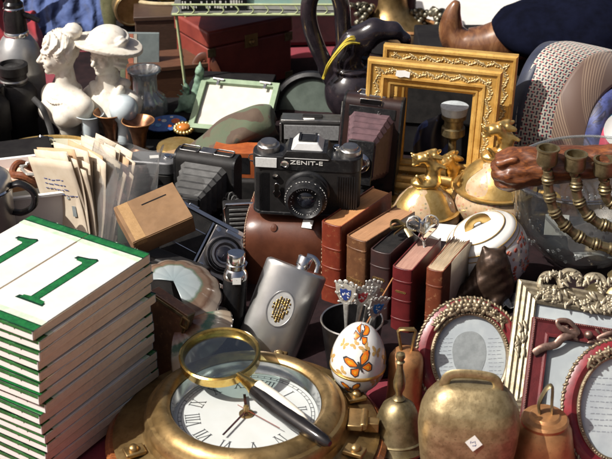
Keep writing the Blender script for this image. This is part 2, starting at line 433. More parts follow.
corner = at(150, 254, 18.6)
ordn = 'topmost second third fourth fifth sixth seventh eighth ninth tenth eleventh twelfth thirteenth fourteenth bottom'.split()
for st in (0, 1):
    for k in range(15):
        c = corner-ex*(TW/2)-ey*(TL/2)-ex*st*(TW+.12)
        c.z = 0.05+TH*1.005*(14-k)
        if k: c += ex*random.uniform(-.14, .22)+ey*random.uniform(-.3, .26)
        r = -32+(random.uniform(-1.3, 1.2) if k else 0)
        if proto is None or k == 0:
            o = T('number_tile', '', 'tile', c, (0, 0, r), 'stacked house number tiles')
            if proto is None: b0 = part('clay_body', bodyb, clay, o, bev=.06); b1 = part('glaze', glz, glaze, o, bev=.04); b2 = part('border', bords[0], [green, dgreen, pgreen], o); b3 = part('border', bords[1], [green, dgreen, pgreen], o)
            else:
                for x in (b0, b1, b2, b3):
                    y = x.copy(); COL.objects.link(y); y.parent = o
            d = MB(); d.prism([(x*1.0, y*.98) for x, y in dig], TH+.004, TH+.03); d.cur = 1; d.prism([(x*.80+.06, y*.93) for x, y in dig], TH+.006, TH+.045)
            part('digit', d, digm, o)
            if proto is None: proto = o
        else:
            o = T('number_tile', '', 'tile', c, (0, 0, r), 'stacked house number tiles')
            for x in (b0, b1, b2, b3):
                y = x.copy(); COL.objects.link(y); y.parent = o
        if k: o.scale = (random.uniform(.985, 1.01), random.uniform(.985, 1.012), 1)
        if k == 0: o['label'] = 'white tile with green 1 on top of the stack nearer the %s' % ('brass clock' if st == 0 else 'steel jug')
        else: o['label'] = '%s glazed tile %sof the stack nearer the %s' % (ordn[k], '' if k == 14 else 'from the top ', 'brass clock' if st == 0 else 'steel jug')
# ================================================================== ship's clock
cc = at(246, 400, 6.0); cc.z = 0
t = T('porthole_clock', 'round brass ships clock with white roman dial lying on its wooden base', 'clock', cc)
part('wooden_base', MB().lathe([(15.0, 0), (15.2, .4), (15.2, 1.5), (14.7, 2.0), (12, 2.0)], 64), WOOD('clock_wood', (.34, .12, .035), (.16, .045, .016), .3, (1, 4, 4), .3, .1, .4), t)
part('flange', MB().lathe([(14.3, 2.0), (14.35, 2.35), (13.9, 2.6), (12.2, 2.9), (11.2, 3.3), (10.9, 4.0)], 96, caps=False), m['brass'], t)
part('bezel', MB().lathe([(10.9, 3.6), (10.9, 4.7), (10.6, 5.2), (10.2, 5.35), (10.0, 5.7), (9.3, 6.15), (8.6, 6.2), (8.3, 6.0), (8.1, 5.8), (8.0, 4.2)], 96, caps=False), m['brass'], t)
part('inner_ring', MB().lathe([(8.0, 5.6), (7.75, 4.2), (7.7, 4.15)], 96, caps=False), m['chrome'], t)
part('dial', MB().lathe([(0, 4.0), (7.8, 4.0), (7.8, 4.1), (0, 4.12)], 96), M('dial_enamel', (.70, .69, .67), (.66, .65, .62), .35, 0, .4), t)
nb = MB()
def glyph(mb, s, M0):
    wd = {'I': .62, 'V': 1.25, 'X': 1.25}; tot = sum(wd[c] for c in s); x = -tot/2
    for c in s:
        w = wd[c]; X = x+w/2; x += w
        if c == 'I': mb.box((X, 0, 0), (.15, 1.9, .02), M0); L = [X]
        elif c == 'V':
            mb.box((X-.24, 0, 0), (.16, 1.95, .02), M0, (0, 0, 14)); mb.box((X+.24, 0, .003), (.09, 1.95, .02), M0, (0, 0, -14)); L = [X-.47, X+.47]
        else:
            mb.box((X, 0, 0), (.16, 2.0, .02), M0, (0, 0, 25)); mb.box((X, 0, .003), (.09, 2.0, .02), M0, (0, 0, -25)); L = [X-.42, X+.42]
        for l in L: mb.box((l, .95, .006), (.46, .07, .02), M0)
        for l in (L if c != 'V' else [X]): mb.box((l, -.95, .006), (.46, .07, .02), M0)
for i, s in enumerate('XII I II III IV V VI VII VIII IX X XI'.split()):
    a = 70-30*i; M0 = RT(0, 0, a-90, (5.75*cos(radians(a)), 5.75*sin(radians(a)), 4.14)) @ Matrix.Diagonal((.72, .8, 1, 1)); glyph(nb, s, M0)
for r in (6.95, 7.3): nb.ring([(r*cos(2*pi*i/90), r*sin(2*pi*i/90)) for i in range(90)], [(cos(2*pi*i/90), sin(2*pi*i/90)) for i in range(90)], [(0, 4.125), (.05, 4.125), (.05, 4.135), (0, 4.135)])
for i in range(60): nb.box((0, 7.12, 4.13), (.12 if i % 5 == 0 else .05, .34, .012), RT(0, 0, i*6+10))
part('numerals', nb, M('faded_ink', (.05, .05, .052), (.09, .09, .09), .7, rvar=0), t)
part('arbor', MB().lathe([(.8, 4.12), (.8, 4.3), (.55, 4.35), (.3, 4.5), (.3, 5.2), (0, 5.3)], 24), m['brass'], t)
for a, l, w_ in ((-118, 5.4, .22), (96, 3.8, .3)):
    part('hand', MB().box((l/2-.6, 0, 4.6 if l > 5 else 4.5), (l, w_, .05), RT(0, 0, a)), M('blued_hand%d' % l, (.10, .03, .03), (.05, .02, .02), .35, .6), t)
part('second_hand', MB().box((1.8, 0, 4.75), (6.2, .07, .04), RT(0, 0, -42)), M('red_hand', (.30, .05, .03), None, .4), t)
part('glass', MB().lathe([(0, 5.62), (8.02, 5.6), (8.02, 5.66), (0, 5.68)], 64), m['pane'], t)
for a in (205, 20, 75, 285, 335):
    b = MB(); M0 = RT(0, 0, a); b.box((12.6, 0, 3.35), (2.2, 1.6, .5), M0); b.lathe([(.55, 3.3), (.55, 3.9), (.3, 4.15), (0, 4.2)], 16, M0 @ TR(12.7, 0, 0))
    part('lug', b, m['brass'], t, bev=.12)
b = MB(); M0 = RT(0, 0, -5)
b.box((11.7, 0, 4.2), (1.6, 3.2, .7), M0); b.tube([(12.6, -1.5, 4.3), (12.6, 1.5, 4.3)], .45, 12, M=M0); b.box((13.4, 0, 3.6), (1.6, 1.2, 1.2), M0)
part('hinge', b, m['brass'], t, bev=.1)
# ================================================================== magnifying glass, lying on the clock
mc = at(220, 357, 7.6)
t = T('magnifying_glass', 'brass magnifying glass with black and cream handle lying across the clock', 'magnifier', mc, (7, -3, 0))
part('rim', MB().lathe([(4.05, -.62), (4.35, -.6), (4.45, -.4), (4.4, .35), (4.5, .55), (4.3, .68), (4.05, .6), (3.95, .3), (3.95, -.5), (4.05, -.62)], 80), m['brass_bright'], t)
lens = MB().lathe([(0, -.34)]+[(3.96*i/9, -.34+.26*(i/9)**2) for i in range(1, 10)]+[(3.96*i/9, .40-.28*(i/9)**2) for i in range(9, 0, -1)]+[(0, .40)], 64)
part('lens', lens, THINGLASS('lens_glass', (.72, .80, .78), 1.7, .02, add=.12), t)
p0 = at(243, 379, 7.5)-mc; p1 = at(330, 444, 6.6)-mc
R0 = RT(7, -3, 0).to_3x3().transposed(); p0 = R0 @ p0; p1 = R0 @ p1; d = (p1-p0); n = Vector((-d.y, d.x, 0)).normalized()
part('ferrule', MB().tube([p0-d*.06, p0, p0+d*.05, p0+d*.10, p0+d*.17, p0+d*.19], [.45, .5, .62, .7, 1.0, .95], 20), m['brass_bright'], t)
ts = [.17, .3, .45, .6, .75, .88, .96, 1.0]; rs = [.92, .98, .98, .93, .85, .74, .6, .3]
def hp(k): return p0+d*k-n*(.9*sin(pi*k)*.35)
part('handle', MB().tube([hp(k) for k in ts], rs, 20), M('black_horn', (.007, .0065, .007), (.016, .014, .014), .13, 0, .6, rvar=.05), t)
part('handle_inlay', MB().tube([hp(k)+n*o+Vector((0, 0, .32)) for k, o in ((.172, .30), (.3, .42), (.42, .50), (.54, .56), (.66, .54), (.76, .46))], [.78, .80, .78, .70, .52, .15], 16), M('bone', (.74, .70, .60), (.66, .60, .48), .3, 0, .5), t)
# ================================================================== painted egg box
eb = at(354, 409, 0)
t = T('porcelain_egg', 'white porcelain egg box painted with orange butterflies on a gilt foot', 'egg box', eb, (0, 3, 0)); t.scale = (.98, .98, 1.08)
ez = [2.6+7.9*(.5-.5*cos(pi*i/22)) for i in range(23)]
def er(z):
    k = (z-2.6)/7.9; k = min(max(k, 0), 1); th = acos(1-2*k); return 3.12*sin(th)*(1+.13*cos(th))
porc = M('white_porcelain', (.70, .69, .66), (.66, .64, .60), .12, 0, .4, Coat__Weight=.5)
cut = 5.55
part('egg_base', MB().lathe([(0, 2.6)]+[(er(z), z) for z in ez if 2.6 < z < cut]+[(er(cut), cut)], 56), porc, t)
part('egg_lid', MB().lathe([(er(cut+.08), cut+.08)]+[(er(z), z) for z in ez if cut+.1 < z < 10.49]+[(0, 10.5)], 56), porc, t)
part('band', MB().lathe([(er(cut)-.02, cut-.2), (er(cut)+.05, cut-.12), (er(cut)+.08, cut+.02), (er(cut)+.05, cut+.04), (er(cut)+.1, cut+.1), (er(cut)+.06, cut+.26), (er(cut)-.03, cut+.28)], 56), m['gold'], t)
part('foot', MB().lathe([(1.9, 0), (2.0, .25), (1.4, .6), (.6, 1.0), (.5, 1.5), (.75, 1.9), (1.4, 2.45), (1.2, 2.8), (0, 2.9)], 32, fl=.04, fk=8), porc, t)
def decal(mb, poly, a0, z0, s, rot, off):
    c, q = cos(radians(rot)), sin(radians(rot)); vs = []
    for x, y in poly:
        X, Yy = (x*c-y*q)*s, (x*q+y*c)*s; z = z0+Yy*.9; a = radians(a0)+X/max(er(z), .8)
        r = er(z)+off; vs.append((r*sin(a), -r*cos(a), z))
    mb.add(vs, [tuple(range(len(vs)))])
def wings(k=1.0):
    L = []
    for s in (-1, 1):
        u = [(0.03, .05), (.25, .65), (.75, 1.0), (1.1, .95), (1.05, .55), (.75, .15), (.1, -.05)]
        l = [(.05, -.05), (.75, .05), (.9, -.35), (.7, -.75), (.4, -.7), (.08, -.2)]
        for w in (u, l):
            cx = sum(p[0] for p in w)/len(w); cy = sum(p[1] for p in w)/len(w)
            L.append([(s*(cx+(x-cx)*k), cy+(y-cy)*k) for x, y in w])
    return L
def split(mb, poly, *a):     # fan of small faces so that it follows the curve
    cx = sum(p[0] for p in poly)/len(poly); cy = sum(p[1] for p in poly)/len(poly)
    def rec(tri, k):
        if k == 0: decal(mb, tri, *a); return
        A, B, C = tri; mid = lambda p, q: ((p[0]+q[0])/2, (p[1]+q[1])/2); ab, bc, ca = mid(A, B), mid(B, C), mid(C, A)
        for q in ((A, ab, ca), (ab, B, bc), (ca, bc, C), (ab, bc, ca)): rec(q, k-1)
    for i in range(len(poly)): rec([(cx, cy), poly[i], poly[(i+1) % len(poly)]], 2 if a[2] > .7 else 1)
pm = [m['ink_black'], M('orange_paint', (.60, .11, .008), (.68, .18, .012), .25, 0, 2), M('yellow_paint', (.74, .30, .02), None, .25), M('tan_paint', (.52, .33, .12), (.42, .25, .08), .25)]
for a0, z0, s, r, big in ((0, 7.2, 1.5, 25, 1), (0, 10.0, .95, -20, 1), (-15, 4.1, 1.1, 10, 1), (12, 8.9, .55, 30, 0), (42, 8.3, .6, -30, 0), (-38, 6.1, .6, 50, 0), (-52, 8.8, .5, -10, 0), (40, 5.0, .6, 20, 0), (-18, 9.2, .45, 60, 0), (75, 7.0, .8, 0, 0), (-80, 6.8, .7, 0, 0)):
    b = MB()
    for poly in wings():
        b.cur = 0 if big else 3; split(b, poly, a0, z0, s, r, .02)
    if big:
        for poly in wings(.74): b.cur = 1; split(b, poly, a0, z0, s, r, .035)
        for poly in wings(.36): b.cur = 2; split(b, poly, a0, z0, s, r, .05)
        b.cur = 0; split(b, [(-.06, -.5), (.06, -.5), (.07, .4), (-.07, .4)], a0, z0, s, r, .06)
    part('butterfly', b, pm, t)
b = MB()
for i in range(26):
    a = random.uniform(0, 6.28); b.cur = random.choice((0, 1, 2)); b.ball((-2.9+cos(a)*random.uniform(0, .7), -.9+random.uniform(-.4, .6), 3.0+sin(a)*random.uniform(0, 1.1)), (.26, .2, .22), n=8)
part('flower_spray', b, [M('leaf_paint', (.10, .28, .05), None, .3), M('pink_paint', (.62, .10, .16), None, .3), M('cream_paint', (.7, .6, .3), None, .3)], t)
# ================================================================== bells
t = T('hand_bell', 'tarnished brass hand bell with turned handle in front of the egg', 'bell', at(397, 443, 0))
part('bell_body', MB().lathe([(3.4, 0), (3.5, .15), (3.5, .45), (3.25, .75), (2.95, 1.4), (2.45, 2.7), (2.15, 3.9), (1.75, 4.9), (1.1, 5.5), (.7, 5.75), (0, 5.8)], 48), m['antique'], t)
part('handle', MB().lathe([(.62, 5.7), (.7, 5.95), (.45, 6.2), (.35, 6.6), (.6, 7.3), (.66, 8.1), (.5, 9.0), (.34, 9.8), (.32, 10.4), (.5, 10.6), (.34, 10.8), (.52, 11.2), (.46, 11.6), (0, 11.8)], 24), m['antique'], t)
part('rim_band', MB().lathe([(3.02, 1.2), (3.1, 1.35), (2.9, 1.5)], 48), m['antique'], t)
t = T('cow_bell', 'large brass cow bell with strap handle and a white price sticker', 'bell', at(464, 488, 0), (0, 0, -7)); t.scale = (.90, .95, .97)
def bellsec(u, v):
    z = 14.2*v; a = 2*pi*u
    prof = [(0, 4.75), (.25, 5.15), (.45, 5.5), (.60, 5.68), (.72, 5.5), (.81, 5.0), (.88, 4.3), (.94, 3.6), (1, 2.7)]
    for (p, r), (p2, r2) in zip(prof, prof[1:]):
        if p <= v <= p2: rr = lerp(r, r2, (v-p)/(p2-p)); break
    k = 2.7; c, s = cos(a), sin(a); f = (abs(c)**k+abs(s)**k)**(-1/k)
    dep = .62 if v < .8 else lerp(.62, .42, (v-.8)/.2)
    zz = z if v < .9 else 12.78+(z-12.78)*.55
    return (rr*f*c, rr*f*s*dep, zz)
b = MB().grid(bellsec, 64, 40, cu=True); b.f.append([i*41+40 for i in range(64)]); b.m.append(0)
part('bell_body', b, m['bell'], t, sharp=180, sub=1)
part('strap_handle', MB().tube(cr([(-2.9, -.2, 12.0), (-3.0, -.3, 13.2), (-2.6, -.3, 14.4), (-1.3, -.3, 14.8), (1.1, -.3, 14.8), (2.5, -.3, 14.4), (2.95, -.3, 13.2), (2.9, -.2, 12.0)], 6), .42, 12, sq=(1.3, .45), up=(0, 1, 0)), m['bell'], t)
b = MB(); M0 = RT(84, 0, 0, (.6, -3.56, 8.6)) @ RT(0, 0, 42); b.box((0, 0, 0), (1.35, 1.35, .03), M0)
st = part('price_sticker', b, m['white_paper'], t)
b = MB(); M0 = RT(84, 0, 0, (.6, -3.59, 8.6)) @ RT(0, 0, 4)
for x0, y0, l, a in ((-.35, .15, .3, 80), (-.1, .15, .3, 20), (.15, .15, .3, 100), (.0, -.25, .35, 5), (.2, -.2, .25, 70)): b.box((x0, y0, 0), (l, .06, .01), M0, (0, 0, a))
part('handwriting', b, m['ink'], st)
t = T('copper_bell', 'reddish copper bell with leather loop right of the large cow bell', 'bell', at(539, 474, 0)); t.scale = (1.1, 1.1, 1.06)
part('bell_body', MB().lathe([(3.9, 0), (3.95, .3), (3.55, .9), (3.2, 2.2), (2.85, 4.2), (2.6, 5.6), (2.3, 6.2), (2.2, 6.35), (2.25, 6.7), (2.05, 6.95), (1.5, 7.05), (1.3, 7.3), (.6, 7.45), (0, 7.5)], 48), m['copper'], t)
part('loop', MB().tube(cr([(-.5, 0, 7.2), (-.7, 0, 8.6), (-.1, .1, 10.2), (.4, .1, 10.4), (.5, 0, 8.6), (.6, 0, 7.2)], 6), .4, 8, sq=(.35, .9), up=(0, 1, 0)), m['antique'], t)
t = T('copper_bell', 'copper bell with triangular brass loop standing behind the painted egg', 'bell', at(404, 406, 0)); t.scale = (1, 1, 1.13)
part('bell_body', MB().lathe([(2.2, 0), (2.25, .3), (2.05, 1.0), (1.95, 3.0), (1.95, 5.4), (1.85, 5.9), (1.4, 6.5), (.6, 6.8), (0, 6.85)], 48), m['copper'], t)
part('loop', MB().tube([(-.55, 0, 6.6), (-1.0, 0, 8.9), (-.85, 0, 9.1), (.75, 0, 9.1), (.9, 0, 8.9), (.55, 0, 6.6)], .3, 8, sq=(.6, 1.1), up=(0, 1, 0)), m['brass'], t, bev=0)
# ================================================================== cup of souvenir spoons
cu = at(352, 318, 7.4); cu.z = 0
t = T('metal_cup', 'dark metal cup holding souvenir spoons behind the painted egg', 'cup', cu)
part('cup_body', MB().lathe([(2.7, 0), (2.75, .2), (3.6, 7.2), (3.5, 7.2), (2.6, .4), (0, .4)], 48), M('dark_tin', (.055, .052, .055), (.03, .028, .03), .35, .8, .6), t)
part('rim', MB().lathe([(3.56, 7.1), (3.68, 7.2), (3.6, 7.35), (3.46, 7.25), (3.56, 7.1)], 48), m['steel'], t)
shield = [(-.8, .9), (-.4, .75), (0, 1.0), (.4, .75), (.8, .9), (.75, 0), (.4, -.7), (0, -1.0), (-.4, -.7), (-.75, 0)]
def spoon(label, base, tip, enamel, s=1.0, rr=0):
    s *= .92; b, e = Vector(base), Vector(tip); d = e-b; L = d.length
    q = d.to_track_quat('Z', 'X').to_euler('XYZ')
    t = bpy.data.objects.new('souvenir_spoon', None); COL.objects.link(t); t.location = b*CM
    zq = d.normalized(); yq = Vector((0, .85, .3)); yq = (yq-zq*yq.dot(zq)).normalized(); xq = yq.cross(zq)
    mm = Matrix((xq, yq, zq)).transposed() @ Matrix.Rotation(radians(rr), 3, 'Z'); t.rotation_euler = mm.to_euler()
    props(t, label, 'spoon', 'souvenir spoons in the cup')
    k = MB().tube([(0, 0, 1.5), (0, 0, L*.6), (0, 0, L-1.2)], [.14, .16, .3], 8, sq=(1.2, .6)); k.ball((0, 0, .9), (.8, .25, 1.3), n=12)
    part('stem', k, m['silver'], t)
    f = MB(); out = [(x*s*1.15, y*s*1.2) for x, y in shield]; f.prism(out, -.12, .12, TR(0, 0, L) @ UPR)
    for x, y in out: f.ball((x, 0, L+y), (.15*s, .12, .15*s), n=8)
    for q in range(14): f.ball((random.uniform(-.95, .95)*s, -.13, L+random.uniform(-1.0, 1.1)*s), (.16*s, .08, .12*s), n=6, rot=(0, random.uniform(0, 180), 0))
    for x in (-.5, 0, .5): f.ball((x*s, -.05, L+1.3*s-abs(x)*.3), (.24*s, .12, .22*s), n=8)
    part('finial', f, m['silver'], t)
    b2 = MB().prism([(x*s*.62, y*s*.62) for x, y in shield], .1, .2, TR(0, 0, L) @ UPR); en = part('enamel_shield', b2, enamel, t)
    b3 = MB()
    for q in range(7): b3.ball((random.uniform(-.3, .3)*s, random.uniform(-.35, .35)*s, .2), (random.uniform(.05, .16)*s, random.uniform(.04, .1)*s, .03), TR(0, 0, L) @ UPR, 6, (0, 0, random.uniform(0, 180)))
    part('emblem', b3, m['white_paper'], en)
def enam(n, c): return M(n, c, tuple(x*.7 for x in c), .15, 0, 2, Coat__Weight=.5)
def cupat(px, py, y): return aty(px, py, y)
bx = cu+Vector((0, 0, .6))
spoon('silver spoon with dark blue shield nearest the hip flask', bx+Vector((-.6, 0, 0)), aty(346, 294, cu.y-.8), enam('blue_enamel', (.02, .05, .22)), 1.45, -20)
spoon('silver spoon with red shield in the cup', bx+Vector((-.2, .4, 0)), aty(362, 297, cu.y-.3), enam('red_enamel', (.55, .03, .04)), 1.2, 10)
spoon('silver spoon with light blue shield leaning towards the books', bx+Vector((.2, -.3, 0)), aty(377, 308, cu.y-1.6), enam('sky_enamel', (.04, .20, .55)), 1.35, 20)
spoon('silver spoon with pale shield at the back of the cup', bx+Vector((.3, .8, 0)), aty(372, 290, cu.y+1.2), enam('pale_enamel', (.6, .6, .56)), 1.1, 10)
b = MB().tube([bx+Vector((-.8, -.4, 1)), aty(393, 278, cu.y-1.0)], [.13, .09], 8)
solo('wooden_stick', b, WOOD('stick_wood', (.42, .2, .08), (.3, .12, .05)), 'thin wooden stick poking out of the cup of spoons', 'stick', (0, 0, 0))
# ================================================================== hip flask and small thermos
t = T('hip_flask', 'brushed steel hip flask with oval emblem leaning against the leather case', 'flask', at(263, 358, .3), (-24, 20, -6)); t.scale = (.9,)*3
def fl(u, v):
    a = 2*pi*u; z = v*13.0; k = 3.4; c, s = cos(a), sin(a); f = (abs(c)**k+abs(s)**k)**(-1/k)
    e = min(1, (min(v, 1-v)*13.0/.5)); sc = (.90+.10*sqrt(max(0, 1-(1-e)**2)))
    x = 4.2*f*c*sc; return (x, 1.25*f*s*sc+.05*x*x-.3, z)
b = MB().grid(fl, 72, 60, cu=True); b.f.append([i*61+60 for i in range(72)]); b.m.append(0); b.f.append([i*61 for i in range(71, -1, -1)]); b.m.append(0)
part('flask_body', b, m['steel'], t, sharp=50)
part('neck', MB().lathe([(.85, 12.8), (.85, 13.4), (.7, 13.5)], 24, TR(.6, -.2, 0)), m['chrome'], t)
part('screw_cap', MB().lathe([(.98, 13.4), (1.0, 13.5), (1.0, 14.6), (.9, 14.75), (0, 14.8)], 32, TR(.6, -.2, 0), fl=.02, fk=16), m['chrome'], t)
part('cap_arm', MB().tube(cr([(.6, -.2, 14.9), (1.6, -.2, 14.9), (2.4, -.2, 14.3), (2.6, -.2, 13.2)], 5), .14, 8, sq=(2.4, 1), up=(0, 1, 0)), m['chrome'], t)
oc = (-.3, 7.2)
def emb(r0, r1, h): return [(r0*cos(2*pi*i/40), r1*sin(2*pi*i/40)) for i in range(40)]
def fly(x): return -1.25+.05*x*x-.3
b = MB().prism(emb(1.75, 2.45, 0), 0, .1, TR(oc[0], -1.55, oc[1]) @ UPR); em = part('emblem_plate', b, M('matt_silver', (.66, .65, .62), (.55, .54, .51), .5, .6, 1), t)
b = MB()
part('plate_rim', MB().tube([(oc[0]+1.72*cos(2*pi*i/40), -1.64, oc[1]+2.42*sin(2*pi*i/40)) for i in range(40)], .09, 6, True), m['steel'], em)
for i in range(150):
    a = random.uniform(0, 6.28); r = sqrt(random.random()); x = .95*r*cos(a); z = 1.8*r*sin(a); x = round(x/.34+.5*(round(z/.3) % 2))*.34
    b.ball((oc[0]+x, -1.68, oc[1]+z), (random.uniform(.08, .2), .07, random.uniform(.08, .2)), n=6)
part('relief', b, M('gilt_relief', (.42, .29, .10), (.2, .13, .05), .35, 1, 2), em)
t = T('travel_bottle', 'slim black bottle with chrome collar and cap left of the hip flask', 'bottle', at(233, 348, 0), (-3, 3, 0)); t.scale = (.76, .76, 1.02)
part('bottle_body', MB().lathe([(1.75, 0), (1.85, .3), (1.9, 9.2), (1.85, 9.6)], 40), m['black_plastic'], t)
part('collar', MB().lathe([(1.93, 9.5), (1.95, 9.8), (1.75, 10.3), (1.4, 10.7)], 40), m['chrome'], t)
part('cap', MB().lathe([(1.3, 10.7), (1.5, 10.8), (1.5, 11.3), (1.35, 11.4), (1.35, 11.6), (1.48, 11.7), (1.45, 12.5), (1.3, 12.7), (0, 12.7)], 40, fl=.012, fk=20), m['chrome'], t)
part('price_sticker', MB().box((.3, -1.92, 9.7), (1.3, .04, .8), None, (-12, 0, 8)), m['white_paper'], t)
# ================================================================== books
def obb(A, B, C, z):
    a, b, c = at(*A, z), at(*B, z), at(*C, z)
    ey = (c-a).normalized(); yaw = degrees(atan2(-ey.x, ey.y)); ex = Vector((ey.y, -ey.x, 0))
    return a, abs((b-a).dot(ex)), (c-a).length, yaw, ex, ey
def book(label, A, B, C, h, cover, pages, bands=(), gold=(), title=None, edge=None, tall=0, open_=0, clasp=False, rot=(0, 0)):
    a, th, dep, yaw, ex, ey = obb(A, B, C, h)
    o = a+ex*th/2; o.z = 0
    t = T('antique_book', label, 'book', o, (rot[0], rot[1], yaw), 'row of old leather bound books')
    c = MB(); w = .16
    for s in (-1, 1): c.box((s*(th/2-w/2), dep/2+.15, h/2), (w, dep-.3, h))
    n = 12; arc = [(th/2*cos(pi+pi*i/n), .25+.42*sin(pi+pi*i/n)*min(1, th/2)) for i in range(n+1)]
    inn = [(x*.88, y+.2) for x, y in reversed(arc)]
    c.prism(arc+inn, 0, h)
    cv = part('cover', c, cover, t, bev=.04)
    if bands:
        arc2 = [(x*1.02, y-.06) for x, y in arc]
        for z in bands: part('spine_band', MB().prism(arc2+[(x, y+.15) for x, y in reversed(arc)], z*h-.12, z*h+.12), cover, t, bev=.04)
    p = MB(); q = th-2*w-.02
    if open_:
        for i in range(14):
            f = (i/13-.5); p.grid(lambda u, v: (f*q*(1+.9*u*open_)+.12*sin(u*5+i)*u, .35+u*(dep-.55), .15+v*(h-.15-.25*random.random()*u)), 6, 1)
    else: p.box((0, dep/2+.05, h/2-.02), (q, dep-.5, h-.34))
    part('pages', p, pages, t, solid=.04 if open_ else 0)
    if gold:
        g = MB()
        for z, ww, hh in gold:
            nl = 7
            for i in range(nl):
                x = (i-(nl-1)/2)/nl*ww*th*1.1; y = .25-.42*min(1, th/2)*sqrt(max(0, 1-(2*x/th)**2))-.02; w1 = ww*th/nl*.3
                g.box((x-w1, y, z*h), (.05, .04, hh)); g.box((x+w1*.6, y, z*h), (.05, .04, hh*random.choice((.5, 1)))); g.box((x, y, z*h+random.choice((-.4, 0, .4))*hh), (w1*1.8, .04, .05))
            for dz in (-.8, .8): g.box((0, .25-.42*min(1, th/2)-.015, z*h+dz*hh), (ww*th*.9, .03, .035))
        part('gilt_lettering', g, m['gold'], t)
    return t
red = LEATHER('red_leather', (.19, .033, .016), (.125, .021, .011), .38, .5, .2, .2, (.25, .10, .045))
tan = LEATHER('tan_leather', (.40, .19, .075), (.27, .11, .04), .5, .5, .25, .1, (.45, .25, .12))
brn = LEATHER('umber_leather', (.15, .065, .028), (.09, .038, .018), .42, .5, .2, .2, (.28, .15, .065))
blk = LEATHER('dark_leather', (.028, .018, .018), (.045, .02, .018), .4, .5, .2, .25)
crim = LEATHER('crimson_leather', (.125, .014, .015), (.08, .009, .010), .42, .5, .2, .25)
rust = LEATHER('rust_leather', (.17, .043, .019), (.11, .026, .012), .46, .5, .2, .15, (.32, .15, .07))
book('tall red leather book with tan page edges, beside the leather case', (321, 221), (338, 229), (373, 186), 11.5, red, page_mat('tan_pages', (.54, .26, .10), (.42, .18, .06)), (.22, .46, .70), (), tall=1)
book('brown leather book with gilt lettering between the tall red and the black book', (346, 235), (366, 242), (396, 205), 10.4, brn, page_mat('brown_pages', (.42, .22, .11), (.30, .15, .07)), (.22, .86), ((.42, .75, .42), (.30, .5, .2)))
book('small black leather book with red title panel in the row of books', (370, 249), (389, 255), (401, 222), 9.7, blk, m['black_leather'], (.30, .78), ((.60, .6, .3), (.46, .6, .24)))
book('crimson leather book with dusty pink page edges right of the black book', (392, 266), (412, 271), (422, 234), 9.0, crim, page_mat('pink_pages', (.42, .24, .18), (.30, .15, .11)), (.2, .5, .8), ((.64, .5, .14),))
book('rust leather book with loose cream pages, nearest the animal figurine', (426, 268), (443, 272), (454, 236), 8.9, rust, page_mat('cream_pages', (.62, .52, .38), (.48, .36, .24)), (.25, .75), (), open_=.5)
# heart and bow on the books
t = T('glass_heart', 'faceted glass heart on a small metal mount on top of the books', 'ornament', at(424, 244, 9.2), (-14, -6, -4))
hp_ = []
for i in range(26):
    a = 2*pi*i/26; hp_.append((16*sin(a)**3/8.2, (13*cos(a)-5*cos(2*a)-2*cos(3*a)-cos(4*a))/8.2))
b = MB()
for f, z in ((1, 0),):
    b.prism([(x*1.0, y*1.0) for x, y in hp_], -.15, .15, TR(0, 0, 2.2) @ UPR)
b.prism(hp_, .15, .75, TR(0, 0, 2.2) @ UPR, .55); b.prism([(x*.55, y*.55) for x, y in reversed(hp_)], -.75, -.15, TR(0, 0, 2.2) @ UPR, 1.0)
part('heart', b, GLASS('crystal', (.9, .92, .93), .02, 1.55), t)
part('mount', MB().ring(hp_, [(x*.5, y*.5) for x, y in hp_], [(0, -.2), (.12, -.1), (.12, .1), (0, .2)], TR(0, 0, 2.2) @ UPR), m['silver'], t)
part('stem', MB().tube([(0, 0, .3), (0, 0, -.4), (-.2, -.2, -1.1)], [.2, .14, .3], 8), m['silver'], t)
b = MB()
for s in (-1, 1): b.tube(cr([(0, 0, 0), (s*.9, 0, .7), (s*1.7, 0, .5), (s*1.6, 0, -.3), (0, 0, 0)], 5), .32, 8, sq=(.35, 1.6), up=(0, 1, 0))
b.ball((0, 0, 0), (.4, .45, .4)); b.tube([(0, 0, 0), (-1.4, -.1, -1.2)], .3, 8, sq=(1.2, .3)); b.tube([(0, 0, 0), (.7, -.1, -1.5)], .3, 8, sq=(1.2, .3))
solo('metal_bow', b, m['antique'], 'tarnished metal bow lying on the black book beside the glass heart', 'ornament', at(405, 226, 11.2), (-55, 0, 0))
# ================================================================== leather case, single lens reflex camera
t = T('leather_case', 'brown leather camera case with stitched edges under the single lens camera', 'case', at(288, 280, 0)+Vector((0, 2.4, 0)), (0, 0, -8)); t.scale = (.92, 1.0, 1.1)
sec = [(-4.2, 0), (-4.4, 1), (-4.5, 4), (-4.3, 6.2), (-3.5, 7.6), (-2.2, 8.4), (0, 8.8), (3.4, 9.0), (4.4, 8.2), (4.5, 0)]
sec = [(p.x, p.y) for p in cr([(x, y, 0) for x, y in sec], 4)]
b = MB(); b.grid(lambda u, v: (lambda p, e: ((-5.7+11.4*u), p[0]*(1-.07*e), p[1]*(1-.06*e)))(sec[min(int(v*(len(sec)-1)+.5), len(sec)-1)], abs(2*u-1)**6), 20, len(sec)-1)
for x in (0, 20): b.f.append([x*len(sec)+j for j in (range(len(sec)) if x == 0 else range(len(sec)-1, -1, -1))]); b.m.append(0)
b.cur = 1
for x in (-5.55, 5.5):
    for i in range(1, len(sec)-1): b.ball((x, sec[i][0]*.945-.0, sec[i][1]*.945+.02), (.07, .16, .16), n=6)
part('case_body', b, [m['brown_leather'], M('thread', (.55, .42, .28), None, .8)], t, sharp=50)
part('snap_button', MB().lathe([(.5, 0), (.45, .15), (0, .22)], 20, RT(62, 0, 0, (-1.4, -3.6, 7.6))), m['brown_leather'], t)
part('price_sticker', MB().box((3.3, -3.0, 8.12), (1.5, 1.2, .04), None, (32, 0, -8)), m['white_paper'], t)
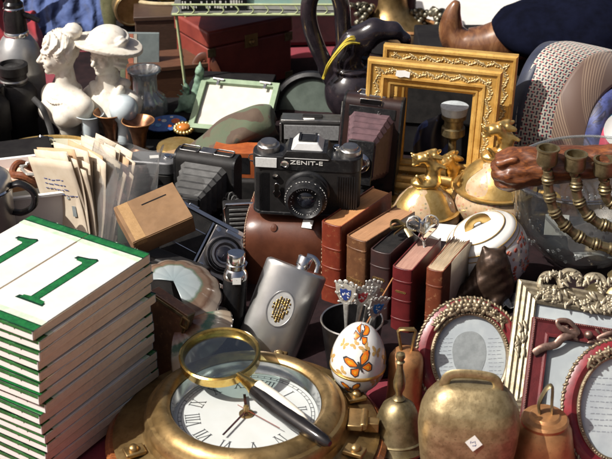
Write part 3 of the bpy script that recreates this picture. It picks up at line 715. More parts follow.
zt = T('film_camera', 'black single lens reflex film camera standing on the brown leather case', 'camera', at(307, 208, 10.4), (2, 1, -5))
b = MB().prism(rrect(13.6, 3.6, 1.5, 8), 0, 6.3); part('body', b, m['black_leather'], zt, bev=.05)
b = MB().prism(rrect(13.9, 3.8, 1.6, 8), 6.3, 8.2); b.prism(rrect(13.9, 3.8, 1.6, 8), -.25, .25)
part('top_plate', b, m['black_metal'], zt, bev=.12)
b = MB(); b.prism([(-3.1, 0), (3.1, 0), (2.5, 1.0), (-2.5, 1.0)], -1.9, 2.0, TR(0, 0, 8.1) @ UPR)
part('prism_base', b, m['black_metal'], zt, bev=.08)
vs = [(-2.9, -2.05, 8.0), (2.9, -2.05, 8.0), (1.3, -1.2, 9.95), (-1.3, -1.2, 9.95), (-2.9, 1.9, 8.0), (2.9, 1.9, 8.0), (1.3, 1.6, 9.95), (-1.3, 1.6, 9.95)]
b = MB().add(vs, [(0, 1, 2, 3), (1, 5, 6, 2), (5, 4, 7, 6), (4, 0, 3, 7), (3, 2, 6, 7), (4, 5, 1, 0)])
part('prism_hump', b, M('sun_glint', (.66, .66, .65), (.58, .58, .57), .38, .25, 1), zt, bev=.12)  # black hump coloured pale, the sun glint is put into its colour
part('accessory_shoe', MB().box((0, .1, 10.05), (2.2, 2.0, .18)).box((-1.0, .1, 10.22), (.3, 2, .2)).box((1.0, .1, 10.22), (.3, 2, .2)), m['black_metal'], zt, bev=.03)
b = MB(); M0 = RT(90, 0, 0, (0, -1.96, 7.5)); text_mb('ZENIT-E', 1.0, .05, RT(90, 0, 0, (0, -1.96, 7.5)) @ Matrix.Diagonal((1.15, .75, 1, 1)), b)
part('lettering', b, m['white_paper'], zt)
part('meter_window', MB().box((-5.1, -1.93, 7.3), (2.7, .12, 1.35)), M('meter_cell', (.72, .72, .70), (.62, .62, .6), .35, 0, 3), zt, bev=.04)
part('viewfinder_window', MB().lathe([(.55, 0), (.55, .2), (.35, .24), (.3, .1), (0, .1)], 20, RT(90, 0, 0, (-2.75, -1.88, 7.2))), m['chrome'], zt)
b = MB().lathe([(.38, 0), (.4, .3), (0, .34)], 20, RT(90, 0, 0, (-3.9, -1.8, 5.4))); part('timer_button', b, m['chrome'], zt)
b = MB().lathe([(.5, 0), (.5, .35), (0, .4)], 20, RT(90, 0, 0, (-3.7, -1.8, 3.1))); b.prism(rrect(.62, 2.1, .3), .3, .55, RT(90, 0, 0, (-3.7, -1.8, 3.6)))
part('timer_lever', b, m['chrome'], zt, bev=.04)
b = MB()
for i in range(9): b.box((4.0+i*.3, -1.84, 3.2), (.16, .08, 5.2))
part('grip_ribs', b, m['black_plastic'], zt); b = MB()
for i in range(10): b.box((-6.3+i*.17, -1.82, 3.0), (.07, .04, 5.6))
part('grip_ribs', b, m['black_plastic'], zt)
def dial(c, r, h, n, parent, mat_, kk=24): part(n, MB().lathe([(r, 0), (r, h*.6), (r*.92, h*.7), (r*.75, h*.72), (r*.72, h), (r*.3, h*1.02), (0, h)], 36, TR(*c), fl=.012, fk=kk), mat_, parent)
dial((-5.0, .1, 8.2), 1.45, 1.15, 'rewind_dial', zt, m['pewter']); dial((5.35, 0, 8.2), 1.35, 1.1, 'advance_dial', zt, m['pewter']); dial((3.6, .5, 8.2), .5, .8, 'shutter_button', zt, m['chrome'])
lz = 3.55; L0 = RT(90, 0, 0, (.15, -1.7, lz)) @ Matrix.Diagonal((.88, .88, .88, 1))
part('lens_mount', MB().lathe([(3.25, 0), (3.25, .5), (3.0, .7)], 56, L0), m['black_metal'], zt)
lb = part('lens_barrel', MB().lathe([(3.0, .6), (3.05, 1.3), (2.85, 1.35), (2.85, 1.9), (3.1, 2.0), (3.1, 2.9), (2.75, 3.1), (2.7, 3.9), (2.45, 4.05), (2.3, 3.9), (1.5, 3.2), (1.3, 3.15)], 56, L0, fl=.006, fk=40), m['black_metal'], zt)
part('front_element', MB().lathe([(1.35, 3.1), (1.0, 3.3), (.5, 3.42), (0, 3.46)], 32, L0), M('lens_coating', (.03, .035, .045), (.02, .02, .03), .04, 0, 1, Coat__Weight=1, rvar=0), lb)
part('name_ring', MB().lathe([(2.28, 3.82), (2.2, 3.8), (1.75, 3.45), (1.7, 3.4)], 56, L0, caps=False), m['black_plastic'], lb)
b = MB()
for i in range(40):
    a = 2*pi*i/40
    if random.random() < .75: b.box((2.05*cos(a), 2.05*sin(a), 3.72), (.09, .2, .02), L0 @ TR(0, 0, 0), (0, 0, degrees(a)+90))
    if random.random() < .6: b.box((2.95*cos(a), 2.95*sin(a), 3.02), (.22, .09, .03), L0, (0, 0, degrees(a)+90))
part('engraving', b, m['white_paper'], lb)
for s in (-1, 1): part('strap_lug', MB().ring([(.45*cos(i), .45*sin(i)) for i in np.linspace(0, 6.28, 16)[:-1]], [(cos(i), sin(i)) for i in np.linspace(0, 6.28, 16)[:-1]], [(0, -.06), (.12, -.06), (.12, .06), (0, .06)], TR(s*7.05, 0, 6.9) @ UPR), m['chrome'], zt)
# ================================================================== folding cameras
def bellows_mb(w0, h0, w1, h1, L, n=5):
    b = MB(); out = []
    for i in range(2*n+1):
        k = i/(2*n); e = .0 if i % 2 else .55; w_, h_ = lerp(w0, w1, k)+e, lerp(h0, h1, k)+e
        out.append([(x*w_/2, -L*k, z*h_/2) for x, z in ((-.8, -1), (.8, -1), (1, -.8), (1, .8), (.8, 1), (-.8, 1), (-1, .8), (-1, -.8))])
    vs = [p for r in out for p in r]; fs = []
    for i in range(2*n):
        for j in range(8): fs.append((i*8+j, i*8+(j+1) % 8, i*8+8+(j+1) % 8, i*8+8+j))
    fs.append(tuple(range(2*n*8, 2*n*8+8)))
    return b.add(vs, fs)
def folding_camera(label, loc, rot, W_, D_, H_, L, skin, bel, trim, bz=.0, lensy=True, round_=1.2):
    t = T('folding_camera', label, 'camera', loc, rot, 'old folding cameras')
    sec = rrect(D_, H_, min(round_, D_/2-.05), 6)
    part('body', MB().prism([(y, z+H_/2) for y, z in sec], -W_/2, W_/2, Matrix(((0, 0, 1, 0), (1, 0, 0, 0), (0, 1, 0, 0), (0, 0, 0, 1)))), skin, t, bev=.08)
    for s in (-1, 1): part('end_trim', MB().prism([(y*1.01, z*1.005+H_/2) for y, z in sec], s*W_/2-.18, s*W_/2+.18, Matrix(((0, 0, 1, 0), (1, 0, 0, 0), (0, 1, 0, 0), (0, 0, 0, 1)))), trim, t, bev=.05)
    part('bellows', bellows_mb(W_*.72, H_*.62, W_*.42, H_*.36, L), bel, t, loc=(0, -D_/2, H_*.55+bz), sharp=20)
    b = MB().box((0, -D_/2-L/2, H_*.12), (W_*.66, L+.6, .25)); part('bed', b, m['black_metal'], t, bev=.05)
    b = MB().box((0, -D_/2-L-.2, H_*.55+bz-.3), (W_*.44, .4, H_*.44)); ls = part('lens_board', b, m['black_metal'], t, bev=.08)
    part('shutter_ring', MB().lathe([(1.5, 0), (1.5, .4), (1.2, .7), (.9, .75), (.8, .5), (0, .55)], 32, RT(90, 0, 0, (0, -D_/2-L-.4, H_*.55+bz-.2))), m['chrome'], ls)
    return t
t = folding_camera('large black folding camera with mauve bellows leaning on the gilt frames', at(366, 205, 1.6)+Vector((.2, 5.0, 0)), (-8, 3, -12), 8.3, 3.8, 14.5, 8.0, LEATHER('maroon_black_leather', (.016, .010, .010), (.032, .016, .013), .3, .4, .15, .35), M('mauve_bellows', (.105, .055, .062), (.065, .034, .04), .6, 0, .8, .15, 6), m['black_metal'], -.4)
b = MB().box((-.3, .2, 14.55), (3.8, 2.0, .22)); b.box((-.3, -1.9, 13.9), (3.2, .3, .8)); b.tube([(-2.6, -.3, 14.7), (-2.2, .2, 15.1), (1.6, .2, 15.1), (2.0, -.3, 14.7)], .12, 8)
part('viewfinder', b, m['chrome'], t, bev=.06)
b = MB().box((0, -1.95, 12.4), (6.8, .12, 1.5)); part('front_panel', b, m['black_metal'], t, bev=.04)
part('stud', MB().lathe([(.3, 0), (.25, .15), (0, .18)], 16, RT(90, 0, 0, (1.0, -2.0, 12.4))), m['chrome'], t)
b = MB().tube([(-4.4, -1.6, 13.4), (-4.45, -1.7, 8), (-4.4, -1.8, 3)], .16, 8); part('strut', b, m['chrome'], t)
t = folding_camera('black folding camera with grey bellows beside the brown cardboard box', at(207, 222, 2.0)+Vector((0, 3, 0)), (2, 2, -16), 8.6, 3.4, 9.6, 7.0, m['black_leather'], M('grey_bellows', (.085, .083, .08), (.05, .049, .047), .55, 0, .8, .15, 6), m['black_metal'], 0)
b = MB()
for x in (-2.6, 2.4): b.ring(rrect(2.6, 1.6, .3), [(a/2, c/2) for a, c in rrect(2, 2, .4)], [(0, 0), (.2, 0), (.2, .25), (0, .25)], TR(x, .2, 9.6))
b.box((0, .2, 9.7), (2.0, 1.6, .3)); part('finder_frame', b, m['pewter'], t, bev=.04)
# tilted chrome one
t = T('folding_camera', 'tilted chrome edged folding camera with its front open above the black bottle', 'camera', at(191, 273, 3.2), (-40, 30, -4), 'old folding cameras')
part('body', MB().prism(rrect(11.6, 7.4, .8), -2.6, -.4, TR(0, 0, 4) @ UPR), m['black_leather'], t, bev=.1)
b = MB().ring(rrect(11.6, 7.4, .6), [(a/1.0, c/1.0) for a, c in rrect(2, 2, .6)], [(-.25, -.5), (.22, -.5), (.22, .1), (-.25, .1)], TR(0, 0, 4) @ UPR); part('chrome_rim', b, m['chrome'], t)
b = MB().box((-2.9, .25, 4), (4.8, .3, 6.2)); part('door_panel', b, m['black_leather'], t, bev=.05)
b = MB()
for z in (2.6, 5.4): b.box((-2.9, .05, z), (4.6, .1, .1))
b.box((-.35, -.1, 4), (.25, .5, 6.4)); part('door_trim', b, m['chrome'], t)
b = MB().box((2.6, -.3, 4), (5.2, .9, 6.4)); lb2 = part('lens_board', b, m['pewter'], t, bev=.15)
L1 = RT(90, 0, 0, (2.6, -.7, 3.9))
part('shutter', MB().lathe([(2.55, 0), (2.55, .5), (2.4, .6), (2.35, 1.1), (1.9, 1.2), (1.8, 1.6), (1.5, 1.65), (1.2, 1.2), (1.0, 1.15)], 48, L1, fl=.008, fk=36), m['pewter'], lb2)
part('shutter_face', MB().lathe([(2.3, 1.12), (2.25, 1.16), (1.95, 1.22)], 48, L1, caps=False), m['black_metal'], lb2)
part('lens', MB().lathe([(1.1, 1.1), (.7, 1.3), (0, 1.4)], 32, L1), M('lens_blue', (.10, .10, .12), (.06, .06, .08), .05, .3, 1, Coat__Weight=1, rvar=0), lb2)
for x, z in ((.5, 6.6), (4.7, 6.6), (.5, 1.4), (4.7, 1.4)): part('knob', MB().lathe([(.32, 0), (.32, .4), (0, .45)], 14, RT(90, 0, 0, (x, -.75, z))), m['chrome'], lb2)
part('viewfinder', MB().box((2.6, -1.0, 6.9), (2.2, .7, .5)), m['chrome'], lb2, bev=.03)
part('latch', MB().box((-3.6, -.1, 7.95), (1.4, .5, .3)), m['chrome'], t, bev=.05); part('focus_stop', MB().box((4.9, .2, 7.9), (1.6, 1.5, .5)), m['chrome'], t, bev=.05)
# camera behind the zenit
t = T('folding_camera', 'closed grey faced folding camera behind the single lens camera', 'camera', at(312, 186, 0)+Vector((0,1,-.4)), (-4, 0, -4), 'old folding cameras')
part('body', MB().prism(rrect(9.6, 3.4, .7), 0, 10.8), m['black_leather'], t, bev=.1)
part('front_plate', MB().box((0, -1.8, 9.2), (8.2, .25, 2.2)), M('grey_leatherette', (.20, .20, .20), (.14, .14, .14), .6, 0, 4, .4, 14), t, bev=.04)
b = MB().box((0, 0, 10.9), (9.2, 3.2, .25)); b.box((-4.6, -1.7, 9.2), (.3, .4, 2.8)); b.box((4.6, -1.7, 9.2), (.3, .4, 2.8)); part('top_trim', b, m['pewter'], t, bev=.05)
part('price_sticker', MB().box((-.5, -.8, 11.06), (1.6, 1.0, .03), None, (0, 0, 12)), m['white_paper'], t)
b = MB().box((0, 0, 11.15), (3.0, 1.2, .3)); part('handle', b, m['black_leather'], t, bev=.08)
# chrome edged one half hidden
t = T('folding_camera', 'half hidden ribbed folding camera with chrome edge beside the leather case', 'camera', at(246, 240, 3.6), (-8, 0, 6), 'old folding cameras'); t.scale = (.78, .8, .85)
b = MB().box((0, 0, 3.2), (7.6, 3.2, 6.4)); part('body', b, m['black_leather'], t, bev=.3)
b = MB()
for i in range(5): b.box((.3, -1.6, 5.6-i*.75), (6.2, .25, .42))
part('ribbed_front', b, M('dull_alloy', (.20, .20, .195), (.13, .13, .125), .4, .7, 2), t, bev=.08)
b = MB().tube([(-3.2, -1.4, 1), (-3.75, -1.5, 5.8), (-3.3, -1.5, 6.55), (3.6, -1.5, 6.6)], .22, 8); part('chrome_edge', b, m['chrome'], t)
# small silver compact
t = T('compact_camera', 'small silver grey camera with white sticker beside the cardboard box', 'camera', at(155, 192, 3.5), (0, 0, -10))
part('body', MB().prism(rrect(7.4, 3.6, 1.6, 8), 0, 3.6), m['black_leather'], t, bev=.1)
part('top_shell', MB().prism(rrect(7.5, 3.7, 1.6, 8), 3.6, 5.6), M('hammered_alloy', (.22, .22, .225), (.17, .17, .175), .42, .6, 4, .15, 14), t, bev=.25)
part('window', MB().box((-.9, -1.9, 4.4), (1.1, .2, .8)), m['black_plastic'], t, bev=.03)
part('price_sticker', MB().box((.2, 0, 5.63), (1.3, 1.0, .03), None, (0, 0, 20)), m['white_paper'], t)
dial((2.1, .2, 5.55), .7, .4, 'dial', t, m['chrome'])
b = MB().lathe([(1.6, 0), (1.6, .8), (1.2, 1.1), (.8, .8), (0, .8)], 32, RT(90, 0, 0, (.2, -1.8, 1.9))); part('lens', b, m['black_metal'], t)
# cardboard box
t = T('cardboard_box', 'plain brown cardboard box tilted beside the silver grey camera', 'box', at(158, 246, 7.4), (22, -14, 24)); t.scale = (1.04,)*3
kr = M('kraft_card', (.22, .122, .055), (.17, .092, .04), .8, 0, .5, .12, 8)
part('carton', MB().box((.4, 0, 5.2), (7.8, 6.0, 2.8)), kr, t, bev=.12)
b = MB().box((.4, 0, 6.66), (7.7, 5.9, .08)); b.box((.4, -3.03, 6.0), (7.6, .07, 1.2)); lid = part('lid_flap', b, kr, t, bev=.03)
part('tape', MB().box((-2.4, 0, 6.715), (1.3, 5.8, .02)).box((-2.4, -3.075, 6.3), (1.3, .02, .8)), M('brown_tape', (.36, .22, .10), (.30, .18, .08), .25, 0, 2), lid)
part('slot', MB().box((1.2, 1.6, 6.71), (3.2, .18, .03)), m['dark'], lid)
b = MB(); b.box((0, 0, 3.6), (8.5, 5, 7.2)); solo('black_case', b, m['black_leather'], 'plain black case beneath the brown cardboard box', 'case', at(160, 238, 0), (0, 0, 10), bev=.4, sharp=30)
# ================================================================== clutter between (black cords, orange box)
t = T('orange_box', 'orange cardboard box under the camouflage cap behind the cameras', 'box', at(240, 172, 4), (0, 0, -6))
part('carton', MB().box((0, 0, 2), (7.5, 4, 4)), M('orange_card', (.36, .09, .02), (.25, .055, .012), .6), t, bev=.05)
part('black_label', MB().box((0, -2.02, 2), (3.6, .05, 2.6)), m['black_plastic'], t)
b = MB(); pts = []
for i in range(140):
    a = i*.5; pts.append((-2.5+4.8*i/140+.5*cos(a), -.5+.5*sin(i*.09)*1.5+.3*sin(a), 1.2+.9*sin(a)+.8*sin(i*.05)))
b.tube(pts, .17, 6); b.tube(cr([(-3, -1.5, .3), (-1, -2.4, 1.0), (1, -1.8, .6), (2.4, -2.6, .8), (3, -1, .4)], 8), .2, 6)
solo('coiled_cable', b, m['cord'], 'coiled black cable lying left of the single lens camera', 'cable', at(243, 212, 4.5), (0, 0, 0))
b = MB(); b.box((0, 0, 2), (13, 8, 4)); solo('black_case', b, m['black_leather'], 'low black case underneath the coiled cable and the orange box', 'case', at(240, 192, 0), (0, 0, -6), bev=.5)
# ================================================================== gilt frames at the back
def rectframe(W_, H_, prof, M0):   # outer size; profile (distance inward, height)
    out = [(-W_/2, -H_/2), (W_/2, -H_/2), (W_/2, H_/2), (-W_/2, H_/2)]; nor = [(1, 1), (-1, 1), (-1, -1), (1, -1)]
    return MB().ring(out, nor, prof, M0)
gp = [(0, 0), (0, 1.6), (.25, 1.9), (.6, 1.9), (.7, 1.65), (1.0, 1.6), (2.1, 1.55), (2.2, 1.75), (2.5, 1.8), (2.65, 1.5), (3.1, 1.2), (3.2, 1.35), (3.45, 1.3), (3.6, .9), (3.9, .7), (3.9, 0)]
def leafwork(mb, W_, H_, d, h, M0):
    for (x0, y0), (x1, y1) in (((-1, -1), (1, -1)), ((1, -1), (1, 1)), ((1, 1), (-1, 1)), ((-1, 1), (-1, -1))):
        a = Vector((x0*(W_/2-d), y0*(H_/2-d), h)); b = Vector((x1*(W_/2-d), y1*(H_/2-d), h)); L = (b-a).length; u = (b-a)/L; v = Vector((-u.y, u.x, 0)); ang = degrees(atan2(u.y, u.x)); s = 0
        mb.tube([a+u*(L*i/80)+v*.2*sin(i*L/80*2.6) for i in range(81)], .09, 6, M=M0)
        while s < L:
            ph = sin(s*2.6); p = a+u*s+v*.2*ph; sg = 1 if cos(s*2.6) > 0 else -1
            mb.ball(p+v*sg*.16+u*.1, (.40*random.uniform(.8, 1.2), .13, .15), M0, 6, (random.uniform(-15, 15), random.uniform(-12, 12), ang+sg*random.uniform(20, 60)))
            mb.ball(p-v*sg*.28*random.uniform(.7, 1.2), (.15*random.uniform(.7, 1.3), .12, .12), M0, 6, (0, 0, random.uniform(0, 180)))
            if random.random() < .5: mb.ball(p+v*random.uniform(-.35, .35), (.22, .09, .13), M0, 6, (0, 0, ang+random.uniform(-90, 90)))
            s += random.uniform(.30, .46)
def giltframe(label, loc, rot, W_, H_):
    t = T('picture_frame', label, 'picture frame', loc, rot, 'gilt picture frames'); M0 = TR(0, 0, H_/2) @ UPR
    part('moulding', rectframe(W_, H_, gp, M0), m['gold_frame'], t, sharp=30)
    b = MB(); leafwork(b, W_, H_, 1.55, 1.58, M0); part('carved_leaves', b, M('aged_gilt', (.60, .47, .25), (.42, .30, .13), .45, .5, 1.5), t)
    return t
fl_ = aty(364, 54, 171); fr = aty(497, 70, 165)
t = giltframe('gilt picture frame with carved leaves, the front one of two, sticker on its top', at(428, 224, 0)+Vector((0, 7, 0)), (-7, 1.2, -13), 19.2, 21.2)
part('sticker', MB().prism([(-1.0, -.4), (-.3, -.55), (.3, -.4), (1.0, -.5), (1.1, .3), (.2, .5), (-.9, .4)], 2.0, 2.06, TR(-4.4, 0, 19.6) @ UPR), m['white_paper'], t)
giltframe('gilt picture frame standing behind the other one, showing above and right of it', at(443, 218, 0)+Vector((.5, 10.5, 0)), (-7, 1.0, -12), 19.6, 21.4)
# things seen through the frames
t = T('brass_candlestick', 'brass candlestick with a pale glass top seen through the gilt frame', 'candlestick', at(450, 186, 0)); t.scale = (.8, .8, .9)
part('stick', MB().lathe([(3, 0), (3, .5), (1, 1.2), (.8, 4), (1.4, 5), (.8, 6), (.7, 8.5), (1.6, 9.2), (2.2, 9.6), (2.2, 10.8), (1.8, 11), (1.8, 12.2), (2.3, 12.5), (2.3, 13.2)], 32), m['antique'], t)
part('glass_top', MB().lathe([(2.3, 13.2), (2.6, 14.6), (2.2, 14.7), (0, 14.6)], 32), M('frosted_glass', (.55, .58, .58), None, .3), t)
def dragon(P, s=1):
    x, y, z = P
    d = ell(P, (0, 0, .6), (2.2, 1.6, 1.0))
    d = su(d, cap(P, (.9, 0, .6), (1.1, 0, 3.0), 1.15, .95), .5)
    d = su(d, cap(P, (1.1, 0, 3.0), (.2, -.1, 4.4), .95, .9), .5); d = su(d, ell(P, (-.8, -.1, 4.6), (1.5, .95, .8), (0, -12, 0)), .4)
    for a, b_, r in (((1.0, .3, 4.9), (1.9, .5, 5.2), .45), ((1.0, -.4, 4.9), (1.9, -.7, 4.6), .5), ((.2, .2, 5.1), (1.2, .3, 5.5), .5), ((-1.9, -.5, 4.9), (-2.3, -.5, 5.2), .32), ((-1.9, .3, 4.9), (-2.2, .4, 5.2), .3), ((0, -.7, 5.1), (-.1, -.9, 5.6), .35), ((1.5, -.6, 3.6), (2.4, -1, 3.2), .4), ((-.6, -.8, 1), (-1.6, -1.2, 2.2), .5), ((-1.4, -.4, 3.9), (-2.1, -.4, 3.7), .35)): d = su(d, cap(P, a, b_, r, r*.6), .25)
    d = sc_(d, cap(P, (-2.6, -.1, 4.25), (-1.2, -.1, 4.25), .2), .15)
    return d+.07*np.sin(x*5+z*3)*np.sin(z*6)*np.cos(y*5)
dmb = MB().sdf(dragon, (-3, -2.5, -.7), (3.4, 2.5, 6.4), .16)
b = MB(); b.v = list(dmb.v); b.f = list(dmb.f); b.m = list(dmb.m)
t = T('gilt_figurine', 'small gilt figurine leaning inside the opening of the gilt frame', 'figurine', at(446, 190, 2.0), (0, 0, 30))
part('figure', MB().add([v*1.05 for v in dmb.v], dmb.f), m['gold'], t, sharp=180); part('plinth', MB().lathe([(1.6, -3), (1.7, -.4), (1.2, 0)], 20), m['gold'], t)
t = T('silk_scarf', 'dark blue scarf with pale and red figures hanging inside the gilt frame', 'scarf', at(432, 186, 0))
b = MB().grid(lambda u, v: (-2.6+5.2*u+.4*sin(v*7), .6*sin(u*9)+1.5*v, 11.5*v*(1-.35*abs(u-.6))), 16, 16)
tt = NT('scarf_print'); tt.setup(.5, 0); tt.col(tt.ramp(tt.noise(.22, 2, .4), [(.3, (.01, .01, .02)), (.48, (.03, .05, .16)), (.58, (.45, .46, .5)), (.64, (.03, .04, .12)), (.72, (.4, .03, .06))], 'CONSTANT')); part('cloth', b, tt.mat, t, solid=.1)
# ================================================================== teapots
pt = NT('floral_porcelain'); pt.setup(.15, 0, Coat__Weight=.4)
v = pt.n('ShaderNodeTexVoronoi', Scale=150.0); pt.l(pt.co(), v.inputs['Vector'])
f1 = pt.ramp(v.outputs['Distance'], [(.0, (1, 1, 1)), (.30, (1, 1, 1)), (.42, (0, 0, 0))]); o = pt.ramp(pt.noise(.7, 4), [(.4, (.50, .37, .24)), (.65, (.42, .28, .16))])
c3 = pt.ramp(v.outputs['Color'], [(.3, (.42, .16, .10)), (.5, (.52, .35, .12)), (.7, (.22, .20, .12))]); mk = pt.ramp(pt.noise(1.8, 4, .7), [(.42, (0, 0, 0)), (.52, (1, 1, 1))])
pt.col(pt.mix(pt.mix(1, f1, mk, 'MULTIPLY'), o, c3)); floral = pt.mat
def teapot(label, loc, rz, R, sy, Hb, Hd, knob_s, spout):
    t = T('gilt_teapot', label, 'teapot', loc, (0, 0, rz), 'gilt porcelain teapots')
    prof = [(R*.55, 0), (R*.62, .5), (R*.85, Hb*.25), (R, Hb*.6), (R*1.0, Hb*.8), (R*.92, Hb)]
    part('pot_body', MB().lathe([(p.x, p.y) for p in cr([(a, b, 0) for a, b in prof], 5)], 56, sy=sy, fl=.02, fk=8), floral, t, sharp=180)
    part('rim', MB().lathe([(R*.93, Hb-.1), (R*1.0, Hb+.1), (R*1.0, Hb+.4), (R*.9, Hb+.55)], 56, sy=sy), m['gold'], t)
    pr = [(R*.9, Hb+.5), (R*.86, Hb+Hd*.2), (R*.74, Hb+Hd*.5), (R*.5, Hb+Hd*.82), (R*.28, Hb+Hd), (0, Hb+Hd*1.04)]
    ld = part('lid', MB().lathe([(p.x, p.y) for p in cr([(a, b, 0) for a, b in pr], 5)], 64, sy=sy), floral, t, sharp=180)
    b = MB()
    for k in range(4):
        A = k*90+20
        def pan(u, v):
            q = v*.985; i = q*5; j = min(int(i), 4); f = i-j; p = cr([(a, c, 0) for a, c in pr], 1); r = lerp(p[j].x, p[j+1].x, f)+.07; z = lerp(p[j].y, p[j+1].y, f)+.06
            half = 39*(1-.42*sin(pi*min(1, v*1.5)))if v < .66 else lerp(22.6, 45, (v-.66)/.34)
            a = radians(A+(u-.5)*2*half); return (r*cos(a), r*sin(a)*sy, z)
        b.grid(pan, 10, 14)
    part('gilt_panel', b, m['gold'], ld, sharp=180)
    part('dragon_knob', MB().add([v*knob_s for v in dmb.v], dmb.f), m['gold'], t, sharp=180, loc=(0, 0, Hb+Hd-.1), rot=(0, 0, -rz+8))
    for s in ((-1, 1) if spout else ()):
        pts = cr([(s*R*.9, 0, Hb*.35), (s*R*1.35, 0, Hb*.45), (s*R*1.45, 0, Hb*.95), (s*R*1.05, 0, Hb*.98)], 6)
        part('handle', MB().tube(pts, .75, 12, sq=(.8, 1.2)), m['gold'], t)
    return t
teapot('gilt porcelain teapot with dragon knob standing behind the rust book', at(426, 242, 0)+Vector((0, 4, 0)), 10, 6.2, .9, 3.6, 5.0, 1.2, False).scale = (.82, .82, .80)
teapot('larger gilt porcelain teapot with dragon knob behind the white sugar bowl', at(496, 238, 0)+Vector((0, 4.5, 0)), -18, 6.6, .95, 6.6, 5.2, 1.2, True).scale = (.9, .9, .86)
# white sugar bowl, tilted
t = T('sugar_bowl', 'white porcelain lidded bowl with gold lines and red flowers, tipped over', 'bowl', at(503, 292, .6)+Vector((0, 3.5, 0)), (8, -24, 12)); t.scale = (.92, .9, .92)
pr = [(3.2, 0), (3.6, .4), (5.0, 2.2), (5.75, 5.0), (5.7, 7.2), (5.2, 8.6), (4.9, 9.0)]
part('bowl_body', MB().lathe([(p.x, p.y) for p in cr([(a, b, 0) for a, b in pr], 5)], 56, sx=1.0, sy=.82), porc, t, sharp=180)
ld = part('lid', MB().lathe([(5.1, 9.0), (5.15, 9.3), (4.6, 9.9), (3.9, 10.2), (3.6, 10.6), (2.6, 10.9), (0, 11.0)], 56, sy=.82), porc, t, sharp=60)
for r, z in ((5.17, 9.25), (3.75, 10.42), (5.3, 8.3)): part('gold_line', MB().tube([(r*cos(2*pi*i/60), r*.82*sin(2*pi*i/60), z) for i in range(60)], .09, 6, True), m['gold'], t if z < 9 else ld)
part('lid_handle', MB().tube(cr([(-1.3, 0, 10.8), (-1.0, 0, 11.8), (0, 0, 12.2), (1.0, 0, 11.8), (1.3, 0, 10.8)], 5), .45, 10, sq=(1.6, .5), up=(0, 1, 0)), m['gold'], ld)
b = MB()
for i in range(46):
    a = radians(-50+random.uniform(-26, 26)); z = random.uniform(2.2, 7.8); k = random.random(); b.cur = 0 if k < .5 else (1 if k < .75 else 2)
    rr = np.interp(z, [q[1] for q in pr], [q[0] for q in pr])
    b.ball((rr*cos(a), rr*.82*sin(a), z), (.34, .10, .36), n=8, rot=(0, 0, degrees(a)+90))
part('painted_flowers', b, [M('coral_paint', (.55, .12, .06), (.4, .06, .04), .3), M('grey_paint', (.22, .24, .25), None, .3), M('rose_paint', (.6, .3, .22), None, .3)], t)
# dark carved animal
def bear(P):
    x, y, z = P
    d = ell(P, (.6, 0, 2.6), (2.3, 1.8, 3.0)); d = su(d, ell(P, (.6, -.2, 5.2), (1.6, 1.5, 1.7)), .8); d = su(d, cap(P, (-.4, -.6, 3.2), (-2.8, -1.0, 1.4), 1.3, .95), .7)
    d = su(d, ell(P, (-3.3, -1.1, .9), (1.2, .9, .8)), .4)
    for a, b_, r in (((-.6, -1.4, 2), (-1.3, -1.8, .3), .7), ((.9, -1.5, 1.5), (.6, -2.0, .3), .8), ((1.3, .2, 6.2), (1.5, .2, 6.8), .45), ((-.2, .2, 6.3), (-.4, .2, 6.8), .4)): d = su(d, cap(P, a, b_, r, r*.8), .4)
    return d+.06*np.sin(z*5+x*2)*np.sin(x*6-y*4)
solo('animal_figurine', MB().sdf(bear, (-5, -3.4, -.3), (3.6, 2.6, 7.6), .2), M('dark_bronze', (.075, .045, .03), (.035, .022, .016), .42, .55, .9, .2, 5), 'dark brown carved animal figurine in front of the white sugar bowl', 'figurine', at(484, 306, .2), (0, 0, 0), sharp=180).scale = (1.25, 1.2, 1.22)
b = MB().grid(lambda u, v: (lambda x, y: (x, y, 1.5+.85*sin(x*2.1+1.3*sin(y*1.7))*cos(y*2.3+x)+.3*sin(x*4.3+y*3.1)))(-5.5+11*u, -2.6+5.2*v), 60, 36)
gl = M('grey_foil', (.34, .34, .33), (.17, .17, .165), .32, .5, 1.5, .3, 5)
solo('crumpled_foil', b, gl, 'crumpled grey foil wrapping behind the oval red frame', 'foil', at(470, 308, 0), (0, 0, 8), solid=.03)
# ================================================================== ornate photo frames
redl = M('red_enamel_frame', (.20, .016, .022), (.12, .010, .014), .38, 0, .8, .1, 5, Coat__Weight=.15)
redw = LEATHER('red_leather_frame', (.13, .020, .022), (.075, .012, .014), .45, .7, .5, .12)
bron = M('bronze_ornament', (.34, .27, .18), (.17, .13, .08), .48, .7, 1.4, .15, 6)
champ = M('champagne_silver', (.40, .345, .245), (.23, .19, .125), .48, .6, 1.2, .15, 6)
paper_ins = M('printed_insert', (.54, .56, .56), (.44, .46, .48), .7, 0, .25, lo=.42, hi=.58)
textm = M('grey_print', (.36, .37, .40), None, .8)
def norms(o):
    n = len(o); c = []
    for i in range(n):
        dx, dy = o[(i+1) % n][0]-o[i-1][0], o[(i+1) % n][1]-o[i-1][1]; l = hypot(dx, dy) or 1; c.append((-dy/l, dx/l))
    return c
def resamp(o, step):
    P = [Vector((x, y, 0)) for x, y in o]; P.append(P[0]); out = []; acc = 0
    for a, b in zip(P, P[1:]):
        L = (b-a).length
        while acc < L: out.append(a+(b-a)*acc/L); acc += step
        acc -= L
    return out
